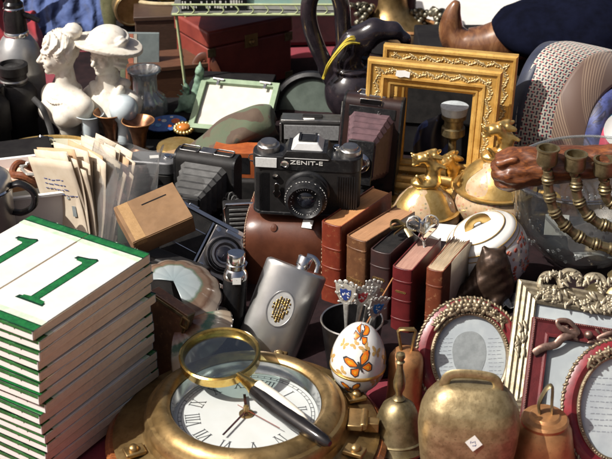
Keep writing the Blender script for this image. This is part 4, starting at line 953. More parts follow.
def shape_frame(name, label, loc, rot, outer, inner_k, ins, M0, orn, en=redl, bead=bron, beads=.42):
    t = T('photo_frame', label, 'picture frame', loc, rot, 'ornate photo frames')
    nr = norms(outer)
    band = [(0, 0), (0, .5), (.3, .75), (inner_k*.5, .95), (inner_k*.85, .7), (inner_k, .5), (inner_k, 0)]
    part('enamel_band', MB().ring(outer, nr, band, M0), en, t)
    b = MB()
    for q, p in enumerate(resamp(outer, beads*.95)):
        a = degrees(atan2(p.y/1.3, p.x)); b.ball((p.x, p.y, .45+.08*(q % 2)), (beads*random.uniform(.75, 1.0), beads*.42, beads*.5), M0, 8, (random.uniform(-12, 12), random.uniform(-12, 12), a+(38 if q % 2 else 75)))
    part('beaded_rim', b, bead, t)
    inn = [(x+a*inner_k, y+c*inner_k) for (x, y), (a, c) in zip(outer, nr)]
    b = MB().ring(inn, nr, [(-.2, .1), (-.2, .75), (.05, .85), (.25, .7), (.25, .1)], M0)
    for p in resamp(inn, .3): b.ball((p.x, p.y, .8), (.14, .14, .12), M0, 6)
    part('inner_rim', b, bead, t)
    part('insert', MB().prism(inn, .1, .2, M0), paper_ins, t)
    part('glass', MB().prism(inn, .36, .4, M0), m['pane'], t)
    b = MB(); b.prism([(x*.98, y*.98) for x, y in outer], -.35, 0, M0); part('backing', b, m['dark'], t)
    if orn:
        b = MB(); orn(b, M0); part('flower_ornament', b, bead, t)
    return t
def rose(b, x, y, z, s, M0):
    b.ball((x, y, z), (.3*s, .3*s, .25*s), M0, 8)
    for k in range(6):
        a = k*1.047+x; b.ball((x+.42*s*cos(a), y+.42*s*sin(a), z-.08), (.32*s, .22*s, .14*s), M0, 8, (0, 18, degrees(a)))
def leaf(b, x, y, z, s, a, M0): b.ball((x, y, z), (.75*s, .26*s, .14*s), M0, 8, (8, 10, a))
oval = [(6.1*cos(2*pi*i/80), 6.7*sin(2*pi*i/80)) for i in range(80)]
def orn1(b, M0):
    for i in range(-9, 10):
        a = radians(90+i*5.6); r = 1-.12*(abs(i) % 2)*.5; x, y = 5.1*cos(a)*r, 5.85*sin(a)*r
        if i % 2 == 0: rose(b, x, y, 1.15, 1.25 if abs(i) < 5 else .85, M0)
        else: leaf(b, x, y, 1.1, .8, degrees(a)+90+random.uniform(-40, 40), M0); leaf(b, x*1.08, y*1.08, 1.0, .6, degrees(a)+random.uniform(-30, 30), M0)
t = shape_frame('oval', 'oval red photo frame with bronze flower garland and a grey portrait silhouette', at(474, 424, 0)+Vector((0, 2.0, 0)), (-32, 0, 4), oval, 1.75, None, TR(0, 0, 6.3) @ UPR, orn1)
b = MB(); sil = [(-2.4, -3.6), (-1.3, -2.7), (-1.2, -1.9), (-1.75, -.9), (-1.95, .5), (-1.8, 1.6), (-1.2, 2.5), (-.2, 2.9), (.9, 2.75), (1.7, 1.9), (1.9, .6), (1.7, -.6), (1.2, -1.8), (1.3, -2.7), (2.4, -3.6)]
b.prism([(p.x, p.y) for p in cr([(x, y, 0) for x, y in sil], 4, True)], .21, .23, TR(0, 0, 6.3) @ UPR); part('portrait', b, M('grey_portrait', (.33, .34, .34), (.25, .26, .26), .8, 0, 1.2), t)
def lines(t, M0, x0, x1, ys, msz=.1):
    b = MB()
    for y in ys:
        x = x0+random.uniform(0, .3)
        while x < x1:
            w_ = random.uniform(.2, .6); b.box((x+w_/2, y+random.uniform(-.03, .03), .22), (w_, msz, .012), M0, (0, 0, random.uniform(-5, 5))); x += w_+.16
    part('print', b, textm, t)
lines(t, TR(0, 0, 6.3) @ UPR, -2.0, 1.8, (-3.1, -3.45), .08); lines(t, TR(0, 0, 6.3) @ UPR, -3.6, -2.0, [2.2-.45*i for i in range(11)], .06); lines(t, TR(0, 0, 6.3) @ UPR, 2.0, 3.5, [2.0-.45*i for i in range(11)], .06)
# heart
hrt = []
for i in range(90):
    a = 2*pi*i/90; hrt.append((16*sin(a)**3*.39, (13*cos(a)-5*cos(2*a)-2*cos(3*a)-cos(4*a))*.42))
hrt = list(reversed(hrt))
def orn2(b, M0):
    for x, y, s in ((-2.6, 4.0, .9), (-1.6, 3.7, 1.1), (-.6, 2.9, 1.2), (.5, 2.9, 1.1), (1.5, 3.6, 1.0), (-3.5, 4.1, .7), (0, 2.0, .9)): rose(b, x, y, 1.15, s, M0)
    for x, y, a in ((-3.2, 4.5, 20), (-2.0, 4.5, -10), (-1.0, 3.8, -40), (1.2, 4.2, 30), (-4.2, 3.8, 50), (0, 1.2, 90), (-.5, 1.7, 60)): leaf(b, x, y, 1.05, .8, a, M0)
oval2 = [(6.1*cos(2*pi*i/80), 7.2*sin(2*pi*i/80)) for i in range(80)]
def orn3(b, M0):
    for i in range(-7, 8):
        a = radians(97+i*5.2); x, y = 5.2*cos(a), 6.2*sin(a)
        if i % 2 == 0: rose(b, x, y, 1.1, .8, M0)
        else: leaf(b, x, y, 1.05, .9, degrees(a)+90+random.uniform(-50, 50), M0); leaf(b, x*.95, y*.95, 1.05, .7, degrees(a)+random.uniform(-30, 30), M0)
t = shape_frame('oval', 'oval red photo frame with silvery ornament and printed insert, beside the copper bell', at(614, 484, 0)+Vector((.2, 1.2, 0)), (-32, 7, 4), oval2, 1.7, None, TR(0, 0, 7.2) @ UPR, orn3)
lines(t, TR(0, 0, 7.2) @ UPR, -3.2, 3.2, [3.0-.62*i for i in range(10)])
# red square frame with bows
W_, H_ = 12.0, 13.0
t = T('photo_frame', 'rectangular red leather photo frame with metal bows between the oval and heart frames', 'picture frame', at(573, 462, 0)+Vector((.4, 3.2, 0)), (-36, 9, -2), 'ornate photo frames')
M0 = TR(0, 0, H_/2) @ UPR
part('moulding', rectframe(W_, H_, [(0, 0), (0, .9), (.25, 1.1), (.5, .9), (1.5, .75), (1.7, .95), (1.9, .9), (2.0, .5), (2.0, 0)], M0), redw, t, sharp=30)
b = MB()
for s in (-1, 1):
    for i in range(58): b.ball((-W_/2+.15+i*(W_-.3)/57, s*(H_/2-.15), 1.05), .13, M0, 6)
    for i in range(68): b.ball((s*(W_/2-.15), -H_/2+.15+i*(H_-.3)/67, 1.05), .13, M0, 6)
part('beaded_rim', b, M('dark_bead', (.20, .075, .065), (.11, .05, .04), .4, .6, 2), t)
b = MB(); zt_ = H_/2-1.0
rib = cr([(-5.6, zt_-3.0, 1.0), (-4.6, zt_-2.2, 1.2), (-3.3, zt_-1.7, 1.1), (-2.6, zt_-.8, 1.3), (-1.2, zt_-.2, 1.2)], 6); b.tube(rib, .30, 8, M=M0, sq=(1.4, .5), up=(0, 0, 1))
rib = cr([(1.4, zt_-.2, 1.2), (2.6, zt_+.5, 1.4), (4.2, zt_+.4, 1.3), (4.6, zt_-.4, 1.3), (3.3, zt_-.6, 1.4), (1.6, zt_-.4, 1.2)], 6, True); b.tube(rib, .2, 8, True, M=M0, sq=(1.3, .6), up=(0, 0, 1))
rib = cr([(-1.0, zt_, 1.2), (-2.2, zt_+1.0, 1.5), (-3.4, zt_+.9, 1.4), (-3.1, zt_+.2, 1.4), (-1.6, zt_-.2, 1.3)], 6, True); b.tube(rib, .2, 8, True, M=M0, sq=(1.3, .6), up=(0, 0, 1))
rib = cr([(4.6, zt_-.2, 1.2), (5.4, zt_-1.3, 1.3), (5.0, zt_-2.6, 1.1), (5.5, zt_-3.6, 1.0)], 6); b.tube(rib, .4, 8, M=M0, sq=(1.3, .5), up=(0, 0, 1))
[leaf(b, random.uniform(-4.5, 4.8), zt_+random.uniform(-1.0, .5), 1.15, random.uniform(.5, .9), random.uniform(-40, 40), M0) for _ in range(22)]; b.ball((.1, zt_-.1, 1.4), (.5, .45, .45), M0); part('bow_ornament', b, M('bronze_bow', (.30, .19, .15), (.15, .09, .07), .42, .7, 1.5, .2, 5), t)
part('insert', MB().box((0, 0, .2), (W_-3.8, H_-3.8, .1), M0), paper_ins, t); part('glass', MB().box((0, 0, .4), (W_-3.8, H_-3.8, .04), M0), m['pane'], t)
part('backing', MB().box((0, 0, -.2), (W_-.3, H_-.3, .3), M0), m['dark'], t)
lines(t, M0, -3.8, 3.4, [4.0-.7*i for i in range(10)], .09)
# champagne frame with pierced crown
W_, H_ = 14.4, 15.0
t = T('photo_frame', 'pale gilt photo frame with a pierced leafy crown behind the red rectangular frame', 'picture frame', at(567, 452, 0)+Vector((.6, 5.4, 0)), (-38, 9, -3), 'ornate photo frames')
M0 = TR(0, 0, H_/2) @ UPR
part('moulding', rectframe(W_, H_, [(0, 0), (0, .7), (.3, .9), (.6, .7), (.9, .95), (1.2, .75), (1.5, .95), (1.8, .75), (2.1, .9), (2.4, .6), (2.5, 0)], M0), champ, t, sharp=30)
b = MB()
for x0 in (-1, 1):
    b.tube(cr([(x0*.2, H_/2+.3, .7), (x0*.6, H_/2+1.5, .8), (x0*1.9, H_/2+1.7, .8), (x0*2.6, H_/2+.8, .8), (x0*2.2, H_/2-.2, .8)], 6), .42, 8, M=M0)
    b.tube(cr([(x0*2.4, H_/2+.2, .7), (x0*3.2, H_/2+1.1, .8), (x0*4.4, H_/2+.9, .8), (x0*4.8, H_/2-.2, .8), (x0*4.2, H_/2-.7, .8)], 6), .36, 8, M=M0)
for i in range(70):
    x = random.uniform(-5, 5); y = H_/2-1.2+random.uniform(-1.3, 1.2)*(1-abs(x)/7)
    if random.random() < .4: rose(b, x, y, 1.0, random.uniform(.55, .95), M0)
    else: leaf(b, x, y, 1.0, random.uniform(.6, 1), random.uniform(0, 180), M0)
for x0 in (-1, 1):
    for i in range(34):
        k = i/33; x = x0*(.3+4.4*k); y = H_/2+.2+1.45*abs(sin(k*pi*2+.5))*(1-.35*k); leaf(b, x+random.uniform(-.2, .2), y+random.uniform(-.2, .2), 1.1+random.uniform(0, .3), random.uniform(.5, .8), random.uniform(0, 180), M0)
for i in range(30):
    s = random.choice((-1, 1)); leaf(b, s*(W_/2-1.2+random.uniform(-.5, .5)), random.uniform(-1.5, 2.5), .95, .8, random.uniform(50, 130), M0)
part('leafy_crown', b, champ, t)
part('insert', MB().box((0, 0, .2), (W_-4.8, H_-4.8, .1), M0), paper_ins, t); part('glass', MB().box((0, 0, .36), (W_-4.8, H_-4.8, .04), M0), m['pane'], t); part('backing', MB().box((0, 0, -.2), (W_-.3, H_-.3, .3), M0), m['dark'], t)
# ================================================================== glass bowl, candelabrum
bc = at(592, 272, 0)+Vector((0, 4.5, 0))
t = T('glass_bowl', 'large engraved clear glass bowl behind the brass candelabrum', 'bowl', bc, (0, -5, 0)); t.scale = (.95, .95, 1.02)
gm = THINGLASS('cut_glass', (.90, .92, .91), 1.5, .03, .25, .5, 0, .07, .04)
pr = [(4.0, 0), (4.4, .2), (6.2, 1.2), (8.4, 3.6), (9.9, 6.6), (10.5, 10.0), (10.8, 12.6), (10.9, 13.0)]
po = [(p.x, p.y) for p in cr([(a, c, 0) for a, c in pr], 5)]; pi_ = [(max(0, a-.45), c+.35) for a, c in po[:-3]]
bw = MB().lathe(po+[(10.7, 13.1)]+list(reversed(pi_))+[(0, .5)], 80)
part('rim', MB().tube([(10.85*cos(2*pi*i/70), 10.85*sin(2*pi*i/70), 13.05) for i in range(70)], .2, 8, True), THINGLASS('rim_glass', (.85, .88, .88), 1.6, .05, add=.15, milk=.25), t)
b = bw; b.cur = 1
for k in range(14):
    a0 = k*2*pi/14
    for j in range(7):
        a = a0+.13*cos(j*.9); z = 3.0+.45*j+.5*sin(j*.9); i = min(range(len(po)), key=lambda q: abs(po[q][1]-z)); r = po[i][0]+.03
        b.ball((r*cos(a), r*sin(a), z), (.08, .36, .24), n=6, rot=(0, 0, degrees(a)))
    for j in range(6):
        a = a0+.2+.10*cos(j*1.047); z = 8.6+.8*sin(j*1.047); i = min(range(len(po)), key=lambda q: abs(po[q][1]-z)); r = po[i][0]
        b.ball((r*cos(a), r*sin(a), z), (.08, .32, .32), n=6, rot=(0, 0, degrees(a)))
part('bowl_wall', b, [gm, THINGLASS('frosted_engraving', (.82, .83, .83), 1.5, .25, add=.06, milk=.07)], t, sharp=180)
t = T('candelabrum', 'brass candelabrum with curved beaded arms in front of the glass bowl', 'candelabrum', at(616, 300, 0))
cy = at(616, 300, 0).y; o = Vector((t.location.x, t.location.y, 0))/CM
def lo(px, py): p = aty(px, py, cy); return p-o
ant = m['antique']
zt0 = lo(616, 225).z
part('column', MB().lathe([(4.2, 0), (4.3, .4), (3.6, .9), (2.2, 1.4), (1.5, 2.2), (1.1, 3.0), (1.5, 3.6), (1.0, 4.2), (.85, 6), (1.25, 6.5), (.85, 7.0), (.9, zt0*.85), (1.3, zt0*.9), (.8, zt0), (1.2, zt0+1), (.7, zt0+2), (.7, zt0+10.5)], 36), ant, t)
def candle_cup(p, t):
    part('candle_cup', MB().lathe([(.55, -2.6), (.6, -2.2), (1.15, -1.9), (1.3, -1.6), (1.28, 0), (1.45, .1), (1.45, .3), (1.15, .3), (1.1, -1.4), (0, -1.45)], 28, TR(*p)), ant, t)
for sx in (1, -1):
    for cup, path in (((548, 150), ((548, 170), (549, 192), (556, 214), (571, 231), (590, 242), (616, 250))), ((576, 156), ((576, 176), (577, 194), (584, 210), (597, 222), (616, 229))), ((605, 161), ((605, 180), (605, 192), (608, 200), (616, 205)))):
        P = [lo(*q) for q in path]; c = lo(*cup)
        if sx < 0: P = [Vector((-p.x, p.y, p.z)) for p in P]; c = Vector((-c.x, c.y, c.z))
        Q = cr(P, 26); L = 0; rs = []
        for i, p in enumerate(Q):
            if i: L += (Q[i]-Q[i-1]).length
            k = (L % 2.4)/2.4; rs.append(.62+(.16 if .30 < k < .38 or .66 < k < .74 else 0)+.26*exp(-((k-.52)/.07)**2))
        part('arm', MB().tube(Q, rs, 14), ant, t, sharp=180); candle_cup(c, t)
candle_cup(Vector((0, 0, zt0+13)), t)
b = MB().box((0, 0, 0), (3.4, .06, 2.8)); solo('price_card', b, m['white_paper'], 'small white card standing inside the glass bowl', 'card', aty(557, 221, bc.y-1.0)+Vector((0, 0, -.6)), (-20, 8, 10))
b = MB(); b.grid(lambda u, v: (-4+8*u, -3+6*v, .8*sin(u*6+v*4)*cos(v*7)), 20, 20); solo('tissue_paper', b, M('grey_tissue', (.46, .45, .44), (.34, .34, .33), .7, 0, .8, .3, 3), 'crumpled grey tissue behind the candelabrum inside the bowl', 'paper', at(598, 240, 5), (24, 0, 10), solid=.03)
# wooden carved piece
def carve(P):
    x, y, z = P
    d = cap(P, (-6.2, 0, 0), (11, .5, .8), 2.9, 2.1)
    d = su(d, ell(P, (-7.2, 0, -.3), (2.6, 2.9, 3.1)), .6); d = su(d, cap(P, (8, .3, 1.2), (17, .6, 3.4), 1.5, 1.0), .6)
    d = sc_(d, cap(P, (-4.5, -2.8, 1.6), (9, -2.2, 1.9), .75), .4); d = sc_(d, cap(P, (-3.0, -2.9, -.8), (11, -2.4, .0), .45), .3)
    d = sc_(d, cap(P, (-9.3, -2.2, .6), (-5.4, -3.2, 2.0), .5), .3); d = sc_(d, cap(P, (-9.5, -1.6, -1.3), (-6.0, -3.3, -1.6), .4), .3)
    d = sc_(d, cap(P, (-6.8, -3.0, .4), (-5.6, -3.2, -.6), .5), .3); d = su(d, cap(P, (-8.8, -1.9, 1.6), (-6.4, -2.2, 2.4), .5, .4), .2)
    return d+.13*np.sin(z*4.2+np.sin(x*.5)*2.4)*np.cos(y*.8)+.06*np.sin(x*2.2+z*3)
solo('wood_carving', MB().sdf(carve, (-10.5, -4, -4.2), (18.6, 4, 5), .26), WOOD('mahogany', (.26, .085, .026), (.075, .024, .011), .3, (1, 2.4, 4), .4, .3, .2), 'long glossy red brown wood carving lying across the rim of the glass bowl', 'wood carving', aty(562, 167, 147), (0, -4, -6), sharp=180).scale = (.9, .9, .9)
b = MB(); b.box((0, 0, 4), (22, 8, 8)); solo('wooden_box', b, WOOD('box_wood', (.2, .09, .04), (.12, .05, .02)), 'dark wooden box between the fan of ties and the glass bowl', 'box', at(600, 206, 0), (0, 0, -4), bev=.2)
# ================================================================== ties
def uvmat(name, fn, rough=.55):
    t = NT(name); t.setup(rough, 0, Sheen__Weight=.25); uv = t.co('UV'); fn(t, uv)
    wv = t.n('ShaderNodeTexWave', Scale=120.0, _bands_direction='DIAGONAL'); t.l(uv, wv.inputs['Vector']); t.bump(wv.outputs['Fac'], .1, .02); return t.mat
def mp_(t, uv, sx, sy, rz=0):
    x = t.n('ShaderNodeMapping'); x.inputs['Scale'].default_value = (sx, sy, 1); x.inputs['Rotation'].default_value = (0, 0, radians(rz)); t.l(uv, x.inputs['Vector']); return x.outputs[0]
def brick(t, v, c1, c2, mo, ms=.03, w_=.5, h=.25, off=.5):
    x = t.n('ShaderNodeTexBrick', Scale=1.0, Mortar__Size=ms, Mortar__Smooth=0.0, Brick__Width=w_, Row__Height=h); x.offset = off
    x.inputs['Color1'].default_value = (*c1, 1); x.inputs['Color2'].default_value = (*c2, 1); x.inputs['Mortar'].default_value = (*mo, 1); x.inputs['Bias'].default_value = 0
    t.l(v, x.inputs['Vector']); return x.outputs['Color']
def mth(t, op, a, b=None):
    x = t.n('ShaderNodeMath', _operation=op)
    for i, v in enumerate((a, b)):
        if v is None: continue
        if hasattr(v, 'is_output'): t.l(v, x.inputs[i])
        else: x.inputs[i].default_value = v
    return x.outputs[0]
def pat(t, uv):          # woven dashes, upright and level ones by turns, red dots between
    mpv = mp_(t, uv, 50, 9.5, 0); sp = t.n('ShaderNodeSeparateXYZ'); t.l(mpv, sp.inputs[0]); X, Yv = sp.outputs[0], sp.outputs[1]
    ck = mth(t, 'MODULO', mth(t, 'ADD', mth(t, 'FLOOR', X), mth(t, 'FLOOR', Yv)), 2.0)
    dx = mth(t, 'ABSOLUTE', mth(t, 'SUBTRACT', mth(t, 'FRACT', X), .5)); dy = mth(t, 'ABSOLUTE', mth(t, 'SUBTRACT', mth(t, 'FRACT', Yv), .5))
    da = mth(t, 'ADD', mth(t, 'MULTIPLY', dx, ck), mth(t, 'MULTIPLY', dy, mth(t, 'SUBTRACT', 1.0, ck)))
    dash = mth(t, 'LESS_THAN', da, .20); core = mth(t, 'MULTIPLY', mth(t, 'LESS_THAN', dx, .19), mth(t, 'LESS_THAN', dy, .19))
    o = t.mix(dash, (.44, .41, .34), (.022, .02, .035)); t.col(t.mix(mth(t, 'MULTIPLY', core, ck), o, (.36, .02, .035)))
def brn_(t, uv):
    w1 = t.n('ShaderNodeTexWave', Scale=1.0, _bands_direction='X'); t.l(mp_(t, uv, 26, 9, 0), w1.inputs['Vector'])
    w1 = t.n('ShaderNodeTexWave', Scale=9.0, _bands_direction='DIAGONAL'); t.l(mp_(t, uv, 2.4, 1), w1.inputs['Vector'])
    msk = t.n('ShaderNodeTexWave', Scale=.55, _bands_direction='DIAGONAL'); t.l(mp_(t, uv, 2.4, 1), msk.inputs['Vector'])
    ln = t.ramp(w1.outputs['Fac'], [(.5, (0, 0, 0)), (.65, (1, 1, 1))]); mk = t.ramp(msk.outputs['Fac'], [(.45, (0, 0, 0)), (.55, (1, 1, 1))])
    t.col(t.mix(t.mix(1, ln, mk, 'MULTIPLY'), (.105, .062, .045), (.23, .16, .11)))
def blu(t, uv):
    f = t.noise(.22, 3, .6, None, 1.5); t.col(t.ramp(f, [(.32, (.012, .014, .03)), (.45, (.025, .035, .13)), (.55, (.05, .065, .20)), (.62, (.012, .012, .03)), (.7, (.11, .10, .17))]))
def redp(t, uv):
    f = t.noise(.25, 2, .5, None, 1.0); t.col(t.ramp(f, [(.34, (.03, .03, .08)), (.43, (.38, .012, .05)), (.53, (.42, .015, .05)), (.58, (.06, .17, .23)), (.68, (.09, .03, .14))], 'CONSTANT'))
def pais(t, uv):
    v = t.n('ShaderNodeTexVoronoi', Scale=70.0); mp2 = t.noise(.5, 2, .5); t.l(t.co(), v.inputs['Vector'])
    w2 = t.n('ShaderNodeMath', _operation='SINE'); mu = t.n('ShaderNodeMath', _operation='MULTIPLY'); mu.inputs[1].default_value = 26; t.l(v.outputs['Distance'], mu.inputs[0]); t.l(mu.outputs[0], w2.inputs[0])
    t.col(t.ramp(w2.outputs[0], [(.1, (.10, .045, .03)), (.4, (.32, .12, .05)), (.6, (.42, .36, .25)), (.8, (.04, .035, .05))]))
TC = aty(616, 161, 184); TC.z = max(TC.z, 1)
TY = (176.5, 177.4, 179.2, 182, 186, 190)
def tie(label, left, right, off, mt):
    A = cr([aty(x, y, d+off+.5)-TC for (x, y), d in zip(left, TY)], 8); B = cr([aty(x, y, d+off-.6)-TC for (x, y), d in zip(right, TY)], 8); n = len(A)-1
    def f(u, v):
        i = min(int(round(u*n)), n); p = A[i].lerp(B[i], v); return p+Vector((0, -.55*sin(v*pi)+.12*sin(u*9+v*3), .25*sin(v*pi)))
    return solo('necktie', MB().grid(f, n, 12), mt, label, 'necktie', TC, (0, 0, 0), 'neckties draped in a fan', solid=.22, sharp=60)
tie('plain navy necktie, outermost of the draped ties', [(507, 160), (511, 112), (520, 76), (533, 52), (550, 42), (580, 48)], [(522, 160), (526, 112), (538, 72), (554, 49), (574, 43), (600, 52)], 2.2, cloth_mat('navy_silk', (.022, .028, .055), (.012, .015, .03), .5, 20, .5))
tie('cream necktie with black and red woven dashes among the draped ties', [(513, 160), (517, 112), (528, 74), (545, 48), (570, 42), (606, 52)], [(553, 160), (556, 118), (568, 84), (588, 60), (614, 52), (650, 60)], 1.2, uvmat('dash_weave', pat))
tie('brown necktie with fine diagonal stripes among the draped ties', [(549, 160), (552, 117), (565, 83), (586, 58), (612, 52), (650, 62)], [(584, 160), (588, 126), (598, 102), (617, 84), (642, 78), (670, 84)], 0, uvmat('brown_stripe', brn_))
tie('mottled blue necktie inside the brown one', [(581, 160), (585, 128), (595, 104), (615, 87), (642, 82), (670, 88)], [(600, 160), (602, 136), (609, 117), (624, 104), (645, 100), (670, 104)], -1.2, uvmat('blue_mottle', blu))
tie('red and teal necktie inside the blue one', [(597, 160), (599, 137), (606, 119), (622, 107), (645, 103), (670, 108)], [(611, 160), (613, 144), (619, 130), (630, 122), (648, 120), (670, 122)], -2.4, uvmat('red_teal', redp))
def sf(P): x, y, z = P; return ell(P, (0, 0, 0), (4.8, 3.2, 3.4))+.25*np.sin(x*2+z*1.5)*np.sin(y*2.5+z)
solo('paisley_scarf', MB().sdf(sf, (-5.6, -4, -4.2), (5.6, 4, 4.2), .3), uvmat('paisley', pais), 'bunched brown paisley scarf inside the fan of ties', 'scarf', TC+Vector((3.0, -6.0, 5.0)), (0, 0, 0), sharp=180)
solo('white_saucer', MB().lathe([(1.2, 0), (1.6, .1), (2.4, .6), (2.5, .7), (1.5, .3), (0, .3)], 36), porc, 'white porcelain saucer in front of the paisley scarf', 'saucer', aty(621, 131, 168), (58, -10, 0))
b = MB(); b.box((0, 0, 0), (26, 7, 1)); b.box((0, 4, -4), (24, 5, 7)); solo('wooden_crate', MB().box((0, 0, 0), (36, 15, TC.z*1-.2)), WOOD('crate_wood', (.16, .08, .04), (.10, .05, .02)), 'dark wooden crate under the fan of ties', 'crate', Vector((TC.x+4, TC.y+1.5, TC.z/2-.5)), (0, 0, 0))
# ================================================================== horn, dark beret
hy = 216
P = cr([aty(457, 1, hy), aty(452, 16, hy), aty(452, 32, hy), aty(462, 44, hy-.5), aty(485, 45, hy-1), aty(512, 38, hy-1), aty(535, 34, hy)], 8)
rs = [lerp(.5, 4.5, (i/(len(P)-1))**.7) for i in range(len(P))]
b = MB().tube([p-P[0] for p in P], rs, 20)
ht = NT('horn'); ht.setup(.22, 0, Coat__Weight=.5); mpv = ht.n('ShaderNodeMapping'); mpv.inputs['Scale'].default_value = (3, 1, 1); ht.l(ht.co(), mpv.inputs['Vector'])
ht.col(ht.ramp(ht.noise(.25, 6, .6, mpv.outputs[0], .8), [(.3, (.055, .022, .012)), (.5, (.15, .063, .028)), (.7, (.26, .135, .062))])); ht.bump(ht.noise(1.5, 4), .1)
solo('ox_horn', b, ht.mat, 'polished brown ox horn with its tip upright behind the gilt frames', 'horn', P[0], (0, 0, 0), sharp=180)
def hat(P):
    x, y, z = P
    d = ell(P, (0, 0, 0), (13.0, 9.5, 4.6), (0, 4, 0)); d = su(d, ell(P, (5, 1, 2.4), (8.5, 7, 4)), 2.0)
    return d+.16*np.sin(x*.7+y*.4)*np.sin(y*.9+z)
hp0 = aty(566, 34, 214)
solo('beret', MB().sdf(hat, (-14.5, -11, -6), (15.5, 11, 8), .55), M('navy_felt', (.0045, .0055, .014), (.003, .0035, .008), 1.0, 0, .5, .3, 9, rvar=0, Specular__IOR__Level=.04), 'large dark navy felt beret lying beside the ox horn', 'hat', hp0, (10, 4, 0), sharp=180)
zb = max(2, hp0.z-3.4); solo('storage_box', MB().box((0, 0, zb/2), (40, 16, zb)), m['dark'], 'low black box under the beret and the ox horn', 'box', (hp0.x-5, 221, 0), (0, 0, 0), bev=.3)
# ================================================================== black pitcher
jb = at(352, 130, 0)
t = T('pitcher', 'glossy black pitcher with a tall looped handle and swooping spout', 'pitcher', jb, (0, 0, 0))
def jl(px, py, dy=0): return aty(px, py, jb.y+dy)-jb
zc = jl(350, 92).z; A = jl(346, 58); B1 = jl(354, 42); B2 = jl(374, 31); B3 = jl(393, 31); B4 = jl(405, 39); Bt = jl(408, 47)
def jug(P):
    d = ell(P, (0, 0, zc), (4.7, 4.7, 4.8)); d = su(d, cap(P, (0, 0, .3), (0, 0, 2), 3.2, 2.4), 1.2)
    d = su(d, cap(P, (-.3, 0, zc+3.6), tuple(A), 2.5, 2.3), .8)
    sp = cap(P, tuple(A), tuple(B1), 2.3, 2.4)
    for a, b_, r0, r1 in ((B1, B2, 2.4, 2.0), (B2, B3, 2.0, 1.45), (B3, B4, 1.45, .9), (B4, Bt, .9, .45)): sp = su(sp, cap(P, tuple(a), tuple(b_), r0, r1), .6)
    d = su(d, sp, .8); d = su(d, cap(P, tuple(jl(350, 72)), tuple(jl(366, 44)), 2.2, 2.1), .8)
    ring_ = ell(P, (-.2, 0, zc+4.2), (3.5, 3.5, .45)); d = su(d, ring_, .3)
    cav = cap(P, tuple(B1+Vector((2.2, -.6, -2.2))), tuple(B3+Vector((.2, -.2, -2.0))), 1.6, 1.0)
    return sc_(d, cav, .4)
jm = M('black_glaze', (.012, .010, .013), (.024, .018, .022), .16, 0, .5, .03, 3, Coat__Weight=.25)
part('body', MB().sdf(jug, (-5.6, -5.6, -.4), (13, 5.6, zc+14), .34), jm, t, sharp=180)
H = cr([jl(338, 92), jl(328, 70), jl(316, 44), jl(309, 20), jl(310, 0), jl(320, -14), jl(334, -12), jl(341, 4), jl(343, 26), jl(344, 48)], 8)
part('handle', MB().tube(H, [1.25 if i < 10 else 1.1 for i in range(len(H))], 16, sq=(1.2, .75), up=(0, 1, 0)), jm, t)
b = MB()
for k in range(6):
    o = Vector((random.uniform(-.25, .25), -1.6-.18*k, random.uniform(-.2, .2)))
    Pq = cr([aty(357+k*.7, 34+k, jb.y)+o, aty(348, 33+k*.8, jb.y)+o*1.4, aty(337, 44+k*.6, jb.y)+o*1.5, aty(329, 58, jb.y)+o*1.5, aty(322+k*.6, 75-k, jb.y)+o*1.2], 8)
    b.tube([p-jb for p in Pq], .11, 6)
solo('rope_bundle', b, M('yellow_cord', (.62, .50, .06), (.50, .38, .04), .6), 'bundle of yellow rope hanging on the black pitcher handle', 'rope', jb)
# round mirror
t = T('round_mirror', 'round glass disc in a thick black rim leaning beside the black pitcher', 'mirror', aty(312, 112, 207), (-14, 0, -12)); t.scale = (1.25, 1.25, 1.25); 
part('rim', MB().lathe([(4.6, -.5), (5.5, -.5), (5.7, 0), (5.5, .6), (5.0, .8), (4.6, .5), (4.6, -.5)], 64, UPR), m['black_plastic'], t)
part('glass', MB().lathe([(0, .1), (4.65, .1), (4.65, .2), (0, .25)], 48, UPR), M('mirror_glass', (.30, .36, .31), (.16, .20, .17), .16, .6, .25), t)
part('stand', MB().box((0, 1.2, -3.0), (6, 2.2, 5.5)), m['black_plastic'], t, bev=.2)
part('paper_tag', MB().box((-.6, -.7, -3.4), (2.2, .05, 1.6)), m['white_paper'], t)
